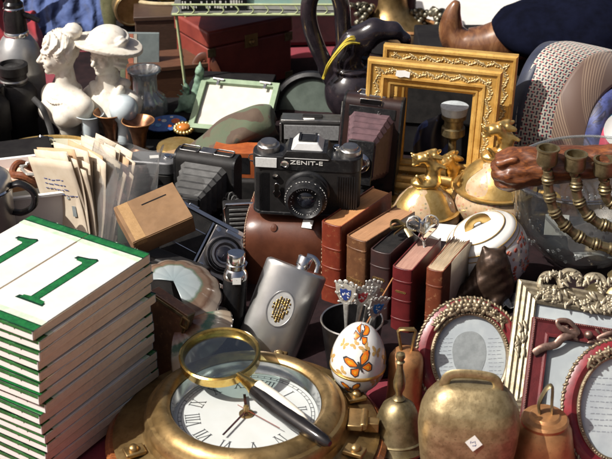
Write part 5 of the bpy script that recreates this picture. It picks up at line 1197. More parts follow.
# ================================================================== back row, right half
t = T('brass_lamp_base', 'large brass bell shaped lamp base at the back behind the gilt frames', 'lamp base', at(391, 44, 0), (0, 0, 0))
zz = aty(391, 20, t.location.y/CM).z
part('pedestal', MB().lathe([(7.2, 0), (7.4, .5), (6.0, zz-1.6), (6.2, zz-1.2)], 40), m['dark'], t)
part('base', MB().lathe([(6.4, zz-1.2), (6.5, zz-.7), (5.8, zz-.1), (4.8, zz+.6), (3.7, zz+1.8), (3.1, zz+3.4), (2.8, zz+6), (3.3, zz+7.5), (3.3, zz+9)], 56), m['brass'], t)
part('rim', MB().lathe([(6.3, zz-1.5), (6.7, zz-1.2), (6.3, zz-.8)], 56), m['brass'], t)
def grapes(label, loc, n, s, rr):
    b = MB(); random.seed(n)
    for i in range(n):
        a = random.uniform(0, 6.28); q = random.random()**.5; z = random.uniform(0, 1); b.ball((rr*q*cos(a)*(.5+.6*z), rr*.6*q*sin(a), z*rr*1.7), random.uniform(.5, .8)*s, n=8)
    for i in range(8): b.ball((random.uniform(-rr, rr)*.9, random.uniform(-.6, .6), rr*1.7+random.uniform(-.5, .5)), (1.0*s, .3*s, .6*s), n=8, rot=(random.uniform(0, 90), random.uniform(0, 60), random.uniform(0, 180)))
    b.lathe([(rr*.9, -loc[2]+.05), (rr*.7, -loc[2]*.5), (rr*.4, .4)], 16)
    return solo('grape_ornament', b, M('grey_bronze', (.27, .25, .19), (.13, .12, .09), .42, .75, 1.5, .2, 6), label, 'ornament', loc, (0, 0, 0), 'cast metal grape ornaments')
grapes('cast metal grape ornament between the pitcher handle and the brass lamp base', aty(362, 24, 238), 40, .9, 2.2)
grapes('cast metal grape ornament between the brass lamp base and the copper pot', aty(418, 27, 240), 40, .8, 1.9)
grapes('cast metal grape ornament next to the ox horn tip', aty(442, 32, 238), 46, 1.0, 2.3)
t = T('copper_pot', 'aged copper pot between the brass lamp base and the ox horn', 'pot', at(415, 66, 0)+Vector((0, 8, 0)))
zz = aty(415, 26, t.location.y/CM).z
part('pot_body', MB().lathe([(3.2, 0), (4.8, zz*.3), (5.4, zz*.6), (5.0, zz*.85), (4.5, zz), (4.2, zz), (4.7, zz*.8), (0, zz*.3)], 40), M('olive_copper', (.20, .13, .07), (.13, .09, .05), .32, .9, .6, .1, 5), t); part('rim', MB().tube([(4.5*cos(i*pi/20), 4.5*sin(i*pi/20), zz) for i in range(40)], .35, 8, True), m['copper'], t)
t = T('clay_jar', 'dull greenish jar at the back beside the ox horn', 'jar', at(440, 62, 0)+Vector((0, 6, 0)))
zz = aty(440, 42, t.location.y/CM).z; part('jar_body', MB().lathe([(2.6, 0), (3.6, zz*.4), (3.3, zz*.8), (2.6, zz), (2.2, zz), (0, zz-.4)], 32), M('olive_clay', (.16, .14, .09), (.10, .09, .06), .6, 0, .6, .2), t)
solo('paper_sheet', MB().grid(lambda u, v: (-22+44*u, -15+62*v, .15+.1*sin(u*9)), 20, 20), M('pale_sheet', (.62, .60, .56), (.56, .54, .50), .8, 0, .3), 'pale paper sheet spread on the cloth behind the brass lamp base', 'paper', Vector((38, 250, 0)), (0, 0, 0), solid=.06)
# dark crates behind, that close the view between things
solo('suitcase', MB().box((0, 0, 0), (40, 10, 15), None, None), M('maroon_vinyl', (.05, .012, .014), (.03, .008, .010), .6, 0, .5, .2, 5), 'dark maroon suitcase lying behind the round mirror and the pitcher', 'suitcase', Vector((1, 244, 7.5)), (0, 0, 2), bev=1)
# ================================================================== plaster busts
def headf(P, hat=False):
    x, y, z = P                       # face to -y, chin about z 13, crown about 18.5
    d = ell(P, (0, .1, 15.7), (2.0, 2.45, 2.7)); d = su(d, ell(P, (0, -.95, 14.3), (1.42, 1.45, 1.6)), .5)
    d = su(d, ell(P, (0, -1.95, 13.25), (.55, .5, .45)), .3)
    d = su(d, cap(P, (0, -2.15, 16.15), (0, -2.95, 15.05), .2, .36), .22); d = su(d, ell(P, (0, -2.55, 14.95), (.5, .4, .25)), .15)
    for s in (-1, 1):
        d = sc_(d, ell(P, (s*.82, -2.5, 15.85), (.62, .5, .36)), .25); d = su(d, ell(P, (s*.82, -1.98, 15.8), (.42, .3, .24)), .08)
        d = su(d, cap(P, (s*.35, -2.25, 16.35), (s*1.35, -1.8, 16.4), .22, .15), .2); d = su(d, ell(P, (s*2.0, .2, 15.2), (.28, .5, .7)), .15)
        d = su(d, ell(P, (s*1.05, -1.65, 14.8), (.55, .5, .6)), .3)
    d = su(d, ell(P, (0, -2.28, 14.28), (.6, .32, .17)), .08); d = su(d, ell(P, (0, -2.22, 13.95), (.5, .32, .18)), .08)
    return d
def hair(P, k):
    x, y, z = P
    w = .17*np.sin(9*np.arctan2(x, y+.3)+z*2.6+np.sin(z*2.2)*1.3)+.09*np.sin(x*9+z*7+np.sin(y*5))*np.sin(y*10-z*5)
    h = ell(P, (0, .55, 16.6), (2.55, 2.55, 2.55))+w
    h = np.maximum(h, -ell(P, (0, -3.3, 14.6), (2.3, 2.9, 2.75)))
    return h
def bust1(P):
    x, y, z = P
    d = ell(P, (0, .2, 7.2), (4.6, 2.7, 3.6)); d = su(d, cap(P, (-3.7, .4, 8.3), (3.7, .4, 8.3), 1.5), .9)
    for s in (-1, 1): d = su(d, ell(P, (s*1.7, -1.7, 6.7), (1.75, 1.6, 1.7)), .6)
    d = su(d, cap(P, (0, .5, 8.8), (0, .35, 13.4), 1.75, 1.3), .9)
    d = np.maximum(d, -(z-4.6-.09*x*x-.2*y)); d = su(d, cap(P, (0, .4, 2.2), (0, .4, 5.2), 1.3, 2.1), .6)
    Q = rotP(P, 6, 0, -34, (0, .3, 13)); h = headf(Q); h = su(h, hair(Q, 1), .12)
    qx, qy, qz = Q
    h = su(h, ell(Q, (0, 2.6, 18.6), (1.35, 1.35, 1.2))+.1*np.sin(qx*6)*np.sin(qz*6+qy*4), .25); h = su(h, cap(Q, (0, 1.4, 17.6), (0, 2.5, 18.4), 1.1, .8), .4)
    d = su(d, h, .35)
    for r, zz, yy in ((2.6, 9.5, -.1), (2.15, 9.9, 0)):
        rr = np.sqrt((x/1.0)**2+((y-yy)/.92)**2); d = su(d, np.sqrt((rr-r)**2+(z-zz+.35*(-y)*.9)**2)-.2-.06*np.sin(np.arctan2(x, y)*34), .05)
    return d
t = T('plaster_bust', 'cream plaster bust of a woman with hair tied up and a bead necklace', 'bust', at(70, 151, 0), (0, 0, -42), 'cream plaster busts'); t.scale = (1.08, 1.08, 1.06)
part('figure', MB().sdf(bust1, (-6, -4.2, .6), (6, 5, 20.6), .125), m['marble'], t, sharp=180)
part('socle', MB().lathe([(2.9, 0), (2.9, .4), (2.3, .8), (1.7, 1.6), (1.5, 2.3), (1.7, 2.8)], 32, TR(0, .4, 0)), m['marble'], t)
def bust2(P):
    x, y, z = P
    d = ell(P, (0, .2, 6.4), (4.5, 2.9, 4.4)); d = su(d, cap(P, (-3.4, .4, 7.9), (3.4, .4, 7.9), 1.7), 1.0); d = su(d, cap(P, (0, .4, 8.5), (0, -.1, 13.2), 1.9, 1.45), .9)
    for s in (-1, 1): d = su(d, cap(P, (s*2.3, -.6, 10.2), (s*.1, -2.7, 6.0), .75, .55), .25); d = su(d, ell(P, (s*1.7, -1.5, 5.9), (1.7, 1.6, 1.7)), .5)
    d = su(d, cap(P, (-2.2, 1.0, 10.6), (2.2, 1.0, 10.6), .8), .4); d = d+.05*np.sin(x*3+z*2)*np.sin(z*2.5)
    d = np.maximum(d, -(z-.8))
    Q = rotP(P, 8, 6, -8, (0, .2, 13)); h = headf(Q); h = su(h, hair(Q, 2), .15)
    qx, qy, qz = Q
    for s in (-1, 1): h = su(h, ell(Q, (s*2.0, .9, 14.6), (.8, 1.3, 1.5))+.12*np.sin(qz*7+qy*4), .3)
    br = np.sqrt((qx/5.2)**2+((qy-.6)/4.7)**2); zz = 17.5-.02*qx*qx-.27*qy-.02*(qy-.4)**2+.12*np.sin(qx*.8)
    brim = np.maximum((br-1)*4.8, np.abs(qz-zz)-.32); h = su(h, brim, .25)
    h = su(h, ell(Q, (0, .6, 17.6), (2.9, 2.9, 2.1)), .35); h = su(h, np.sqrt((np.sqrt(qx**2+(qy-.6)**2)-2.85)**2+(qz-17.9)**2)-.35, .15); h = su(h, ell(Q, (2.7, .4, 18.2), (.9, .9, .9))+.12*np.sin(qx*6)*np.sin(qz*6), .2)
    return su(d, h, .4)
t = T('plaster_bust', 'cream plaster bust of a woman looking down under a wide brimmed hat', 'bust', at(114, 148, 0), (0, 0, -26), 'cream plaster busts'); t.scale = (1.06, 1.06, 1.05)
part('figure', MB().sdf(bust2, (-6.6, -6.4, .4), (6.6, 6.6, 21.8), .14), m['marble'], t, sharp=180)
part('socle', MB().lathe([(3.2, 0), (3.2, .5), (2.7, 1.1)], 32), m['marble'], t)
# ================================================================== siphon, binoculars
t = T('soda_siphon', 'tall grey metal soda siphon with a black head', 'siphon', at(27, 131, 0))
pr = [(3.7, 0), (3.9, .4), (3.9, 10.5), (3.95, 10.7), (3.95, 11.2), (3.9, 11.4), (3.75, 13.2), (3.2, 15.0), (2.4, 16.3), (1.9, 16.8)]
part('bottle', MB().lathe(pr, 56), M('dull_alloy_bottle', (.40, .40, .395), (.33, .33, .325), .36, .65, .3, .05, 5), t)
part('collar', MB().lathe([(1.95, 16.6), (2.0, 17.2), (1.85, 17.5)], 40), m['chrome'], t)
part('head', MB().lathe([(1.85, 17.3), (1.8, 20), (1.55, 21.2), (1.55, 22.0), (1.2, 22.4), (1.1, 24.5), (1.4, 24.8), (1.2, 25.4), (0, 25.6)], 32), m['black_plastic'], t)
part('head_ring', MB().lathe([(1.58, 21.1), (1.68, 21.3), (1.58, 21.5)], 32), m['chrome'], t)
part('spout', MB().tube(cr([(1.2, -.2, 20.3), (2.6, -.4, 19.9), (4.0, -.6, 19.3)], 4), [.5]*4+[.42]*5, 12), m['black_plastic'], t); part('lever', MB().tube(cr([(-1.0, -.2, 23.5), (-2.0, -.3, 23), (-2.5, -.4, 21), (-2.6, -.4, 19)], 4), .35, 8, sq=(1.4, .6)), m['black_plastic'], t)
t = T('binoculars', 'black binoculars standing upright beside the soda siphon', 'binoculars', at(7, 152, 0), (0, 0, 58)); t.scale = (1.25, 1.25, 1.1)
for x, z in ((-2.4, 0), (2.6, 0)):
    part('barrel', MB().lathe([(2.4, 0), (2.5, .3), (2.5, 4.2), (2.75, 4.6), (2.75, 8.4), (2.3, 9.2), (1.7, 9.8), (1.65, 11.2), (1.9, 11.4), (1.95, 12.6), (1.5, 12.8), (1.3, 12.3), (0, 12.3)], 40, TR(x, 0, z)), m['black_leather'], t); part('eyepiece_ring', MB().lathe([(1.72, 10.2), (1.8, 10.4), (1.72, 10.6)], 32, TR(x, 0, z)), m['pewter'], t)
part('bridge', MB().box((0, 0, 8), (2.5, 1.6, 1)).box((0, 0, 4), (2.5, 1.4, .8)).tube([(0, 0, 2), (0, 0, 10.4)], .7, 12), m['black_metal'], t, bev=.1)
q = [aty(33, 98, 190), aty(42, 108, 188), aty(48, 122, 187), aty(52, 138, 185), aty(46, 146, 183), aty(60, 148, 182)]
solo('carry_strap', MB().tube([p-q[0] for p in cr(q, 6)], .5, 8, sq=(.9, .18), up=(.3, -1, .2)), m['black_leather'], 'black carry strap trailing from the binoculars', 'strap', q[0])
t = T('strap_buckle', 'small silver buckle at the end of the black carry strap', 'buckle', aty(45, 139, 183.5), (-40, 20, 20))
part('loop', MB().ring(rrect(2.4, 2.0, .4), norms(rrect(2.4, 2.0, .4)), [(0, -.12), (.28, -.12), (.28, .12), (0, .12)]), m['chrome'], t); part('prong', MB().tube([(-1.1, 0, .1), (1.3, .1, .15)], .12, 8), m['chrome'], t)
t = T('pocket_knife', 'black handled knife lying in front of the binoculars', 'knife', at(2, 160, 3.6), (0, -2, 8))
part('handle', MB().tube([(0, 0, 0), (.4, 0, 0), (5.8, 0, .2), (6.4, 0, .2)], [.6, .85, .85, .6], 12), m['black_plastic'], t); part('ferrule', MB().tube([(6.2, 0, .2), (7.0, 0, .2)], .6, 12), m['chrome'], t)
# ================================================================== blue and red cloth heaps
def heap(name, label, loc, rz, sx, sy, h, mt, seed, fold=1.0):
    rs = np.random.RandomState(seed); ph = rs.uniform(0, 6, 8)
    def f(u, v):
        x, y = (u-.5)*2, (v-.5)*2; e = max(0, 1-abs(x)**3)*max(0, 1-abs(y)**3)
        z = h*e**.45*(.8+.2*sin(x*3+ph[0]))+fold*min(1, e*2.5)*(1.6*(1-2*abs(sin(x*3.4+y*2+ph[1]+sin(y*3+ph[2]))))+.9*(1-2*abs(sin(y*5-x*2.4+ph[3])))+.5*sin(x*15+y*9+ph[4]))
        return (x*sx, y*sy, max(z, .02)+.02)
    return solo(name, MB().grid(f, 110, 80), mt, label, 'cloth', loc, (0, 0, rz), sharp=180)
quilt = cloth_mat('denim_blue', (.06, .10, .26), (.035, .06, .17), .25, 9, .8)
qt = NT('tmp'); qt.mat = quilt; qt.t = quilt.node_tree; qt.b = qt.t.nodes['Principled BSDF']
wq = qt.n('ShaderNodeTexWave', Scale=9.0, Distortion=4.0, Detail=2.0); wq.inputs['Detail Scale'].default_value = 2; qt.l(qt.co(), wq.inputs['Vector']); qt.bump(wq.outputs['Fac'], 1.0, 1.2); qt.bump(qt.noise(.12, 4), 1.0, 1.5)
heap('folded_jacket', 'folded bright blue padded jacket behind the plaster busts', at(100, 38, 0)+Vector((0, 6, 0)), 6, 19, 12, 14, quilt, 5, 1.3)
heap('folded_jacket', 'light blue garment fold between the siphon and the bright blue jacket', at(56, 26, 0)+Vector((-2, 2, 3)), 20, 7, 7, 13, cloth_mat('pale_blue', (.25, .36, .58), (.19, .28, .5), .3, 9, .8), 8, .6)
heap('folded_cloth', 'folded crimson cloth behind the soda siphon', at(5, 70, 0)+Vector((-3, 8, 0)), 10, 9, 10, 13, cloth_mat('ruby_cloth', (.34, .02, .03), (.22, .012, .02), .3, 10, .85), 2, .7)
t = T('brass_bottle', 'slim amber bottle with black band behind the soda siphon', 'bottle', at(8, 60, 0)+Vector((0, 6, 0)))
part('bottle_body', MB().lathe([(1.8, 0), (1.9, .4), (1.9, 15), (1.2, 18), (.8, 19), (.8, 22)], 24), M('amber', (.45, .25, .12), (.3, .14, .06), .25), t); part('label_band', MB().lathe([(1.93, 9), (1.95, 10), (1.95, 13), (1.93, 14)], 24), m['black_plastic'], t)
# brass drum, cork jar, leaning book
t = T('brass_drum', 'old brass drum case lying on its side behind the plaster busts', 'drum', aty(131, 9, 236), (0, 0, 18)); 
part('drum_body', MB().lathe([(3.0, -4), (3.1, -3.8), (3.1, .4), (2.9, .8), (2.5, .6), (2.4, .2), (0, .2)], 40, UPR), m['antique'], t); part('rim', MB().lathe([(3.15, .0), (3.3, .3), (3.1, .7)], 40, UPR), m['brass'], t); part('stand', MB().box((0, 1.6, -8), (5, 4, 10)), m['dark'], t)
t = T('leaning_folder', 'grey folder with orange and pale stripes standing behind the hatted bust', 'folder', at(138, 104, 0)+Vector((0, 3, 0)), (-8, 3, 6)); t.scale = (.8, .8, .72)
part('cover', MB().box((0, 0, 8), (8.5, 1.2, 16)), M('slate_card', (.19, .225, .22), (.15, .18, .18), .6, 0, .6, .1), t, bev=.08)
b = MB(); b.box((-2.2, -.64, 8), (1.7, .06, 15.6)); b.cur = 1; b.box((-.9, -.64, 8), (.7, .06, 15.6)); b.cur = 2; b.box((-3.7, -.64, 8), (1.1, .06, 15.6)); part('stripe', b, [M('orange_stripe', (.55, .20, .12), (.45, .15, .09), .6), M('pale_stripe', (.6, .55, .45), None, .6), M('olive_stripe', (.22, .25, .16), None, .6)], t)
t = T('cork_jar', 'small olive jar with a cork lid behind the hatted bust', 'jar', at(112, 52, 0)+Vector((0, 4, 0))); part('jar_body', MB().lathe([(1.8, 0), (2.2, 2), (2.2, 10.5), (1.6, 12)], 24), M('olive_glaze', (.12, .12, .06), (.08, .08, .04), .3), t); part('lid', MB().lathe([(1.8, 12), (1.9, 12.2), (1.9, 13.6), (1.7, 13.8), (0, 13.9)], 24), M('cork', (.36, .22, .11), (.28, .16, .08), .8), t)
# ================================================================== glass decanter, opaline vases, goblets
t = T('glass_decanter', 'clear fluted glass decanter with a flared lip beside the hatted bust', 'decanter', at(148, 133, 0))
dg = THINGLASS('decanter_glass', (.90, .93, .92), 1.6, .05, .9, .9, 0, .15, .24)
pr = [(3.0, 0), (3.3, .3), (3.4, 5.6), (3.25, 6.3), (2.3, 7.1), (1.9, 7.6), (1.85, 9.6), (2.0, 10.3), (2.6, 10.9), (2.65, 11.1)]
pi_ = [(max(0, a-.28), c+.12) for a, c in pr[1:]]
part('bottle_body', MB().lathe(pr+[(2.6, 11.25)]+list(reversed(pi_))+[(0, .6)], 72, fl=.045, fk=12), dg, t, sharp=180)
part('lip_ring', MB().tube([(2.6*cos(2*pi*i/50), 2.6*sin(2*pi*i/50), 11.15) for i in range(50)], .2, 8, True), THINGLASS('lip_glass', (.8, .84, .84), 1.6, .05, add=.15), t)
op = M('opaline_glass', (.56, .62, .64), (.48, .55, .58), .2, 0, .4, 0, Coat__Weight=.5, Subsurface__Weight=.2, Subsurface__Radius=(.005, .006, .007))
t = T('opaline_vase', 'small flared pale blue opaline vase beside the copper goblets', 'vase', at(92, 160, 0)+Vector((0, 1, 3.0)), (0, 0, 0), 'opaline vases'); part('vase_body', MB().lathe([(1.3, 0), (1.4, .2), (1.35, 3.0), (1.6, 4.0), (2.3, 4.5), (2.2, 4.55), (1.4, 3.9), (1.1, 3), (0, .4)], 40), op, t)
t = T('opaline_vase', 'round pale blue opaline flask behind the copper goblets', 'vase', at(126, 142, 2.8), (0, 0, 0), 'opaline vases'); part('vase_body', MB().lathe([(1.2, 0), (1.35, .3), (1.1, 2.6), (1.3, 3.6), (2.1, 4.6), (2.3, 5.8), (1.9, 7.0), (1.0, 7.7), (0, 7.8)], 40), op, t)
gp_ = [(1.5, 0), (1.5, .3), (.9, .8), (1.0, 1.6), (1.25, 3.2), (1.7, 4.5), (2.3, 5.2), (2.5, 5.3), (2.4, 5.35), (1.6, 4.5), (1.1, 3.0), (0, 2.0)]
for lab, p in (('copper goblet beside the small pale blue vase, the farther of the two', at(113, 158, 0)+Vector((0, 0, 2.6))), ('copper goblet in front of the glass decanter, the nearer of the two', at(141, 166, 0)+Vector((0, 0, 2.4)))):
    t = T('copper_goblet', lab, 'goblet', p, (0, 0, 0), 'flared copper goblets'); part('cup', MB().lathe([(a*1.02, c) for a, c in gp_], 44), m['copper_dark'], t); part('lip', MB().tube([(2.5*cos(i*pi/24), 2.5*sin(i*pi/24), 5.33) for i in range(48)], .09, 6, True), m['copper'], t)
solo('black_tray', MB().prism(rrect(24, 9, 1.5), 0, 2.3), m['black_leather'], 'dark low tray under the goblets and trinkets', 'tray', at(124, 163, 0), (0, 0, -4), bev=.2)
t = T('pewter_lid', 'small round pewter lid with a knob in front of the copper goblets', 'lid', at(101, 160, 2.4)); part('dome', MB().lathe([(1.5, 0), (1.55, .4), (1.3, 1.0), (.7, 1.4), (0, 1.5)], 28), m['pewter'], t); part('knob', MB().ball((0, 0, 1.7), .35), m['pewter'], t)
# trinkets
t = T('brass_tin', 'shallow round brass tin under the enamel badge', 'tin', at(178, 160, 2.2), (0, 0, 0)); part('tin_body', MB().lathe([(2.9, 0), (3.2, .4), (3.2, 2.2), (3.0, 2.6), (2.2, 2.9), (0, 3.0)], 40), m['gold'], t)
solo('folded_card', MB().box((0, 0, 0), (6, 3.6, .3)).box((.3, .2, .35), (5.6, 3.2, .25), None, (0, 5, 4)), M('brown_card', (.40, .27, .15), (.32, .2, .1), .8, 0, .5), 'folded tan card lying behind the small silver grey camera', 'card', at(171, 160, 5.6)+Vector((0, -.5, 0)), (16, -8, 20))
t = T('enamel_badge', 'blue and orange enamel badge lying between the decanter and the cap', 'badge', at(166, 124, 4.0), (28, 0, 22))
b = MB(); el_ = [(3.4*cos(2*pi*i/32), 1.6*sin(2*pi*i/32)) for i in range(32)]; b.prism(el_, 0, .25); part('plate', b, enam('badge_blue', (.06, .14, .40)), t)
b = MB()
for i, (x, y, r) in enumerate(((1.6, .1, .75), (-.2, .5, .45), (-1.4, -.2, .55), (.4, -.7, .4), (2.6, -.3, .35), (-2.3, .2, .4), (-.9, .8, .3), (1.2, 1.0, .3))): b.cur = i % 3; b.prism([(x+r*cos(k*.785), y+r*.7*sin(k*.785)) for k in range(8)], .25, .32)
part('enamel_motif', b, [enam('badge_orange', (.65, .14, .03)), enam('badge_white', (.6, .62, .62)), enam('badge_sky', (.12, .32, .6))], t); solo('trinket_box', MB().box((0, 0, 1.9), (13, 8, 3.8)), m['dark'], 'black box under the enamel badge and brooches', 'box', at(182, 130, 0), (0, 0, 5), bev=.2)
random.seed(21)
for lab, px, py, c in (('gilt brooch with a blue stone beside the camouflage cap', 200, 122, (.03, .05, .42)), ('gilt brooch with an amber stone between the badge and the cap', 184, 128, (.6, .2, .03))):
    t = T('brooch', lab, 'brooch', at(px, py, 4.2)+Vector((0, -.4, 0)), (25, 0, 10), 'gilt brooches'); b = MB()
    for i in range(16): a = i*.3927; b.ball((1.35*cos(a), 1.05*sin(a), .2), (.4, .4, .35), n=8)
    b.prism([(1.3*cos(k*.3927), 1.0*sin(k*.3927)) for k in range(16)], 0, .25); part('setting', b, m['gold'], t); part('stone', MB().ball((0, 0, .4), (1.15, .85, .6)), M('stone', c, tuple(x*.6 for x in c), .08, 0, 1, Coat__Weight=1), t)
# ================================================================== camouflage cap, paper tray, verdigris figure
t = NT('camouflage'); t.setup(.8, 0, Sheen__Weight=.2)
o = t.ramp(t.noise(.23, 2, .4, None, .6), [(.38, (.065, .085, .045)), (.44, (.065, .038, .022)), (.58, (.085, .052, .03)), (.64, (.03, .035, .022))], 'CONSTANT'); t.col(t.mix(t.ramp(t.noise(.6, 5), [(.4, (0, 0, 0)), (.7, (.4,)*3)]), o, (.10, .07, .042)))
wv = t.n('ShaderNodeTexWave', Scale=220.0); t.l(t.co(), wv.inputs['Vector']); t.bump(wv.outputs['Fac'], .15, .03); t.bump(t.noise(.5, 5), .5, .3); camo = t.mat
cp = at(228, 155, 4.4)
t = T('camouflage_cap', 'brown and green camouflage field cap lying in front of the paper tray', 'cap', cp, (0, 0, 10))
def capf(u, v):
    # u along the length from the narrow left end to the right end, v round the section
    a = 2*pi*v; x = -7.2+14.6*u; hh = .5+4.7*sin(pi*min(1, u*.62+.02))**1.4*(1 if u < .92 else 1-((u-.92)/.08)**2*.55); ww = .6+3.5*sin(pi*(.1+u*.8))**.7
    c, s = cos(a), sin(a); e = abs(s)**.8*(1 if s > 0 else -1)
    return (x+.3*sin(a*2+u*6), ww*c*(1-.35*max(0, s)), max(0, hh*.5+hh*.5*e)+.15*sin(u*16+a)*max(0, s)+3.0*u)
b = MB().grid(capf, 48, 40, cv=True); b.f += [[j for j in range(39, -1, -1)], [48*40+j for j in range(40)]]; b.m += [0, 0]
part('crown', b, camo, t, sharp=180)
part('band', MB().tube(cr([(-7.0, -1.0, .6), (-4, -3.0, .7), (0, -3.9, 1.2), (4, -3.6, 1.8), (7.0, -1.6, 2.6)], 8), 1.0, 10, sq=(.22, 1), up=(0, 0, 1)), LEATHER('dark_green_band', (.03, .035, .025), (.02, .022, .018), .7), t)
t = T('paper_tray', 'pale green tray holding white paper, propped up behind the camouflage cap', 'tray', at(232, 118, 5.4), (28, 0, -12))
part('tray_frame', rectframe(13.0, 10.5, [(0, -.3), (0, .9), (.9, .9), (.9, -.3)], TR(0, 2.0, 0)), M('sage_green', (.26, .34, .22), (.20, .27, .17), .6, 0, .6, .1), t, bev=.05)
part('paper', MB().box((0, 2.0, .1), (11.2, 8.7, .2)), M('cream_sheet', (.56, .54, .47), (.52, .49, .42), .8), t)
for x in (-3.6, 4.2): part('clip', MB().tube([(x-.9, 7.0, 1.05), (x+.9, 6.8, 1.1)], .22, 8).box((x, 6.4, 1.0), (.4, 1.4, .15)), m['chrome'], t)
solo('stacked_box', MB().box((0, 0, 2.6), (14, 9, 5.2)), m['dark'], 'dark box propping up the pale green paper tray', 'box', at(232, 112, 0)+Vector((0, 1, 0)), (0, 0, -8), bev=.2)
def verdi(P):
    x, y, z = P
    d = ell(P, (0, 0, 2.6), (2.6, 1.6, 1.6), (0, 24, 0)); d = su(d, cap(P, (.6, 0, 3.6), (1.3, 0, 8.4), 1.15, .62), .5); d = su(d, ell(P, (1.3, -.3, 8.8), (.75, .8, .8)), .3); d = su(d, cap(P, (1.3, 0, 9.2), (1.4, 0, 10.2), .35, .15), .2)
    for i in range(7):
        a = -2.6+i*.75; d = su(d, cap(P, (a*.7, -.4, 2.6), (a*1.4, -1.1, 1.0+.9*(i % 3)), .55, .16), .2)
    for i in range(4): d = su(d, cap(P, (-.9, .2, 3.2+i*.8), (-2.6+.4*i, .2, 4.4+i*.9), .4, .12), .2)
    d = su(d, cap(P, (0, 0, -1), (0, 0, 1.8), 1.6, 1.2), .4)
    return d+.09*np.sin(x*5+y*3)*np.sin(z*5)
solo('bronze_figurine', MB().sdf(verdi, (-4.2, -2.6, -.6), (4.4, 2.6, 10.8), .2), M('verdigris', (.20, .31, .22), (.13, .21, .15), .7, .2, .8, .25, 5, c3=(.08, .10, .07), sc3=2.5), 'green verdigris figurine with a long neck beside the paper tray', 'figurine', at(194, 120, 2.0), (0, 0, 0), sharp=180)
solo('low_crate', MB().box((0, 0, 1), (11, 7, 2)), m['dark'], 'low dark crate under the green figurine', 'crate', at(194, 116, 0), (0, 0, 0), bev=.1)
# ================================================================== display stand, trunk, boxes behind
ty = at(190, 108, 0).y
t = T('display_stand', 'small green metal display stand over the red trunk', 'stand', (0, ty, 0))
zt2 = aty(190, 14, ty).z; xl = aty(176, 14, ty).x; xr = aty(338, 20, ty).x; gm_ = M('pale_green_paint', (.40, .45, .24), (.32, .36, .19), .5, 0, 1)
for x, y in ((xl, 0), (xr, 2), (xl, 13), (xr, 15)): part('leg', MB().tube([(x, y, zt2), (x+(1.3 if x < 0 else .6), y, 0.05)], .26, 8), gm_, t)
part('shelf', MB().box(((xl+xr)/2, 7, zt2), (xr-xl+1.6, 15, .35)), M('zinc_plate', (.24, .24, .22), (.18, .18, .17), .5, .5, 1), t, bev=.05)
b = MB(); b.tube([(xl-.6, 14.6, zt2+.1), (xr+.6, 14.6, zt2+.1)], .28, 8); part('back_rail', b, gm_, t)
b = MB(); b.tube([(xl-.6, -.6, zt2+.1), (xr+.6, -.6, zt2+.1)], .28, 8); b.tube([(xl-.6, -.6, zt2+1.8), (xr+.6, -.6, zt2+1.8)], .2, 8)
for i in range(12):
    x = xl+(xr-xl)*i/11; b.tube(cr([(x, -.6, zt2+.1), (x+.7, -.8, zt2+.9), (x, -.6, zt2+1.8)], 4), .13, 6)
part('gallery_rail', b, gm_, t)
t = T('game_box', 'flat box with black and white pattern on the left of the green stand', 'box', (aty(214, 8, ty+4).x, ty+5, zt2+.2), (0, 0, 3)); part('carton', MB().box((0, 0, 1.6), (11, 8, 3.2)), m['black_plastic'], t, bev=.05)
b = MB()
for i in range(24):
    for z in (.7, 1.5, 2.4):
        if random.random() < .6: b.box((-5.2+i*.45, -4.02, z), (random.uniform(.15, .4), .05, random.uniform(.3, .6)))
part('printed_pattern', b, m['white_paper'], t)
t = T('turquoise_box', 'faded turquoise box lid lying on the right of the green stand', 'box', (aty(292, 6, ty+4).x, ty+6, zt2+.25), (0, 0, -3)); part('carton', MB().box((0, 0, 1.5), (15, 9, 3.0)), M('faded_turquoise', (.22, .40, .36), (.32, .42, .34), .7, 0, .3), t, bev=.08); part('lower_tray', MB().box((0, -.2, .55), (15.4, 9.4, .9)), M('grey_card', (.4, .4, .37), None, .8), t, bev=.04)
ky = at(225, 96, 0).y+3
t = T('trunk', 'red lacquered trunk with a brass clasp standing under the green stand', 'trunk', (aty(236, 60, ky).x+2.6, ky+1.0, 0), (0, 0, 33))
lac = LEATHER('red_lacquer', (.22, .04, .026), (.15, .025, .018), .5, .3, .2, .1)
kz = aty(225, 42, ky).z; kw = 17.0
part('trunk_body', MB().box((0, 6, kz/2), (kw, 12, kz)), lac, t, bev=.3); part('lid', MB().box((0, 6, kz+1.6), (kw+.5, 12.5, 3.0)), lac, t, bev=.4)
part('clasp', MB().box((0, -.2, kz), (2.6, .3, 2.4)).lathe([(.6, 0), (.5, .4), (0, .5)], 16, RT(90, 0, 0, (0, -.3, kz-.3))), m['brass'], t, bev=.05)
for x in (-kw/2+.6, kw/2-.6):
    for z in (.7, kz-.8): part('corner_mount', MB().box((x, -.06, z), (1.6, .12, 1.6)), m['antique'], t, bev=.05)
q = [aty(184, 88, ky-3.5), aty(192, 72, ky-3.5), aty(200, 58, ky-3), aty(208, 57, ky-3), aty(214, 66, ky-3.5), aty(222, 84, ky-4)]
solo('leather_strap', MB().tube([p-q[0] for p in cr(q, 8)], .55, 8, sq=(1.3, .3), up=(0, -1, .2)), m['brown_leather'], 'brown leather strap looped in front of the red trunk', 'strap', q[0])
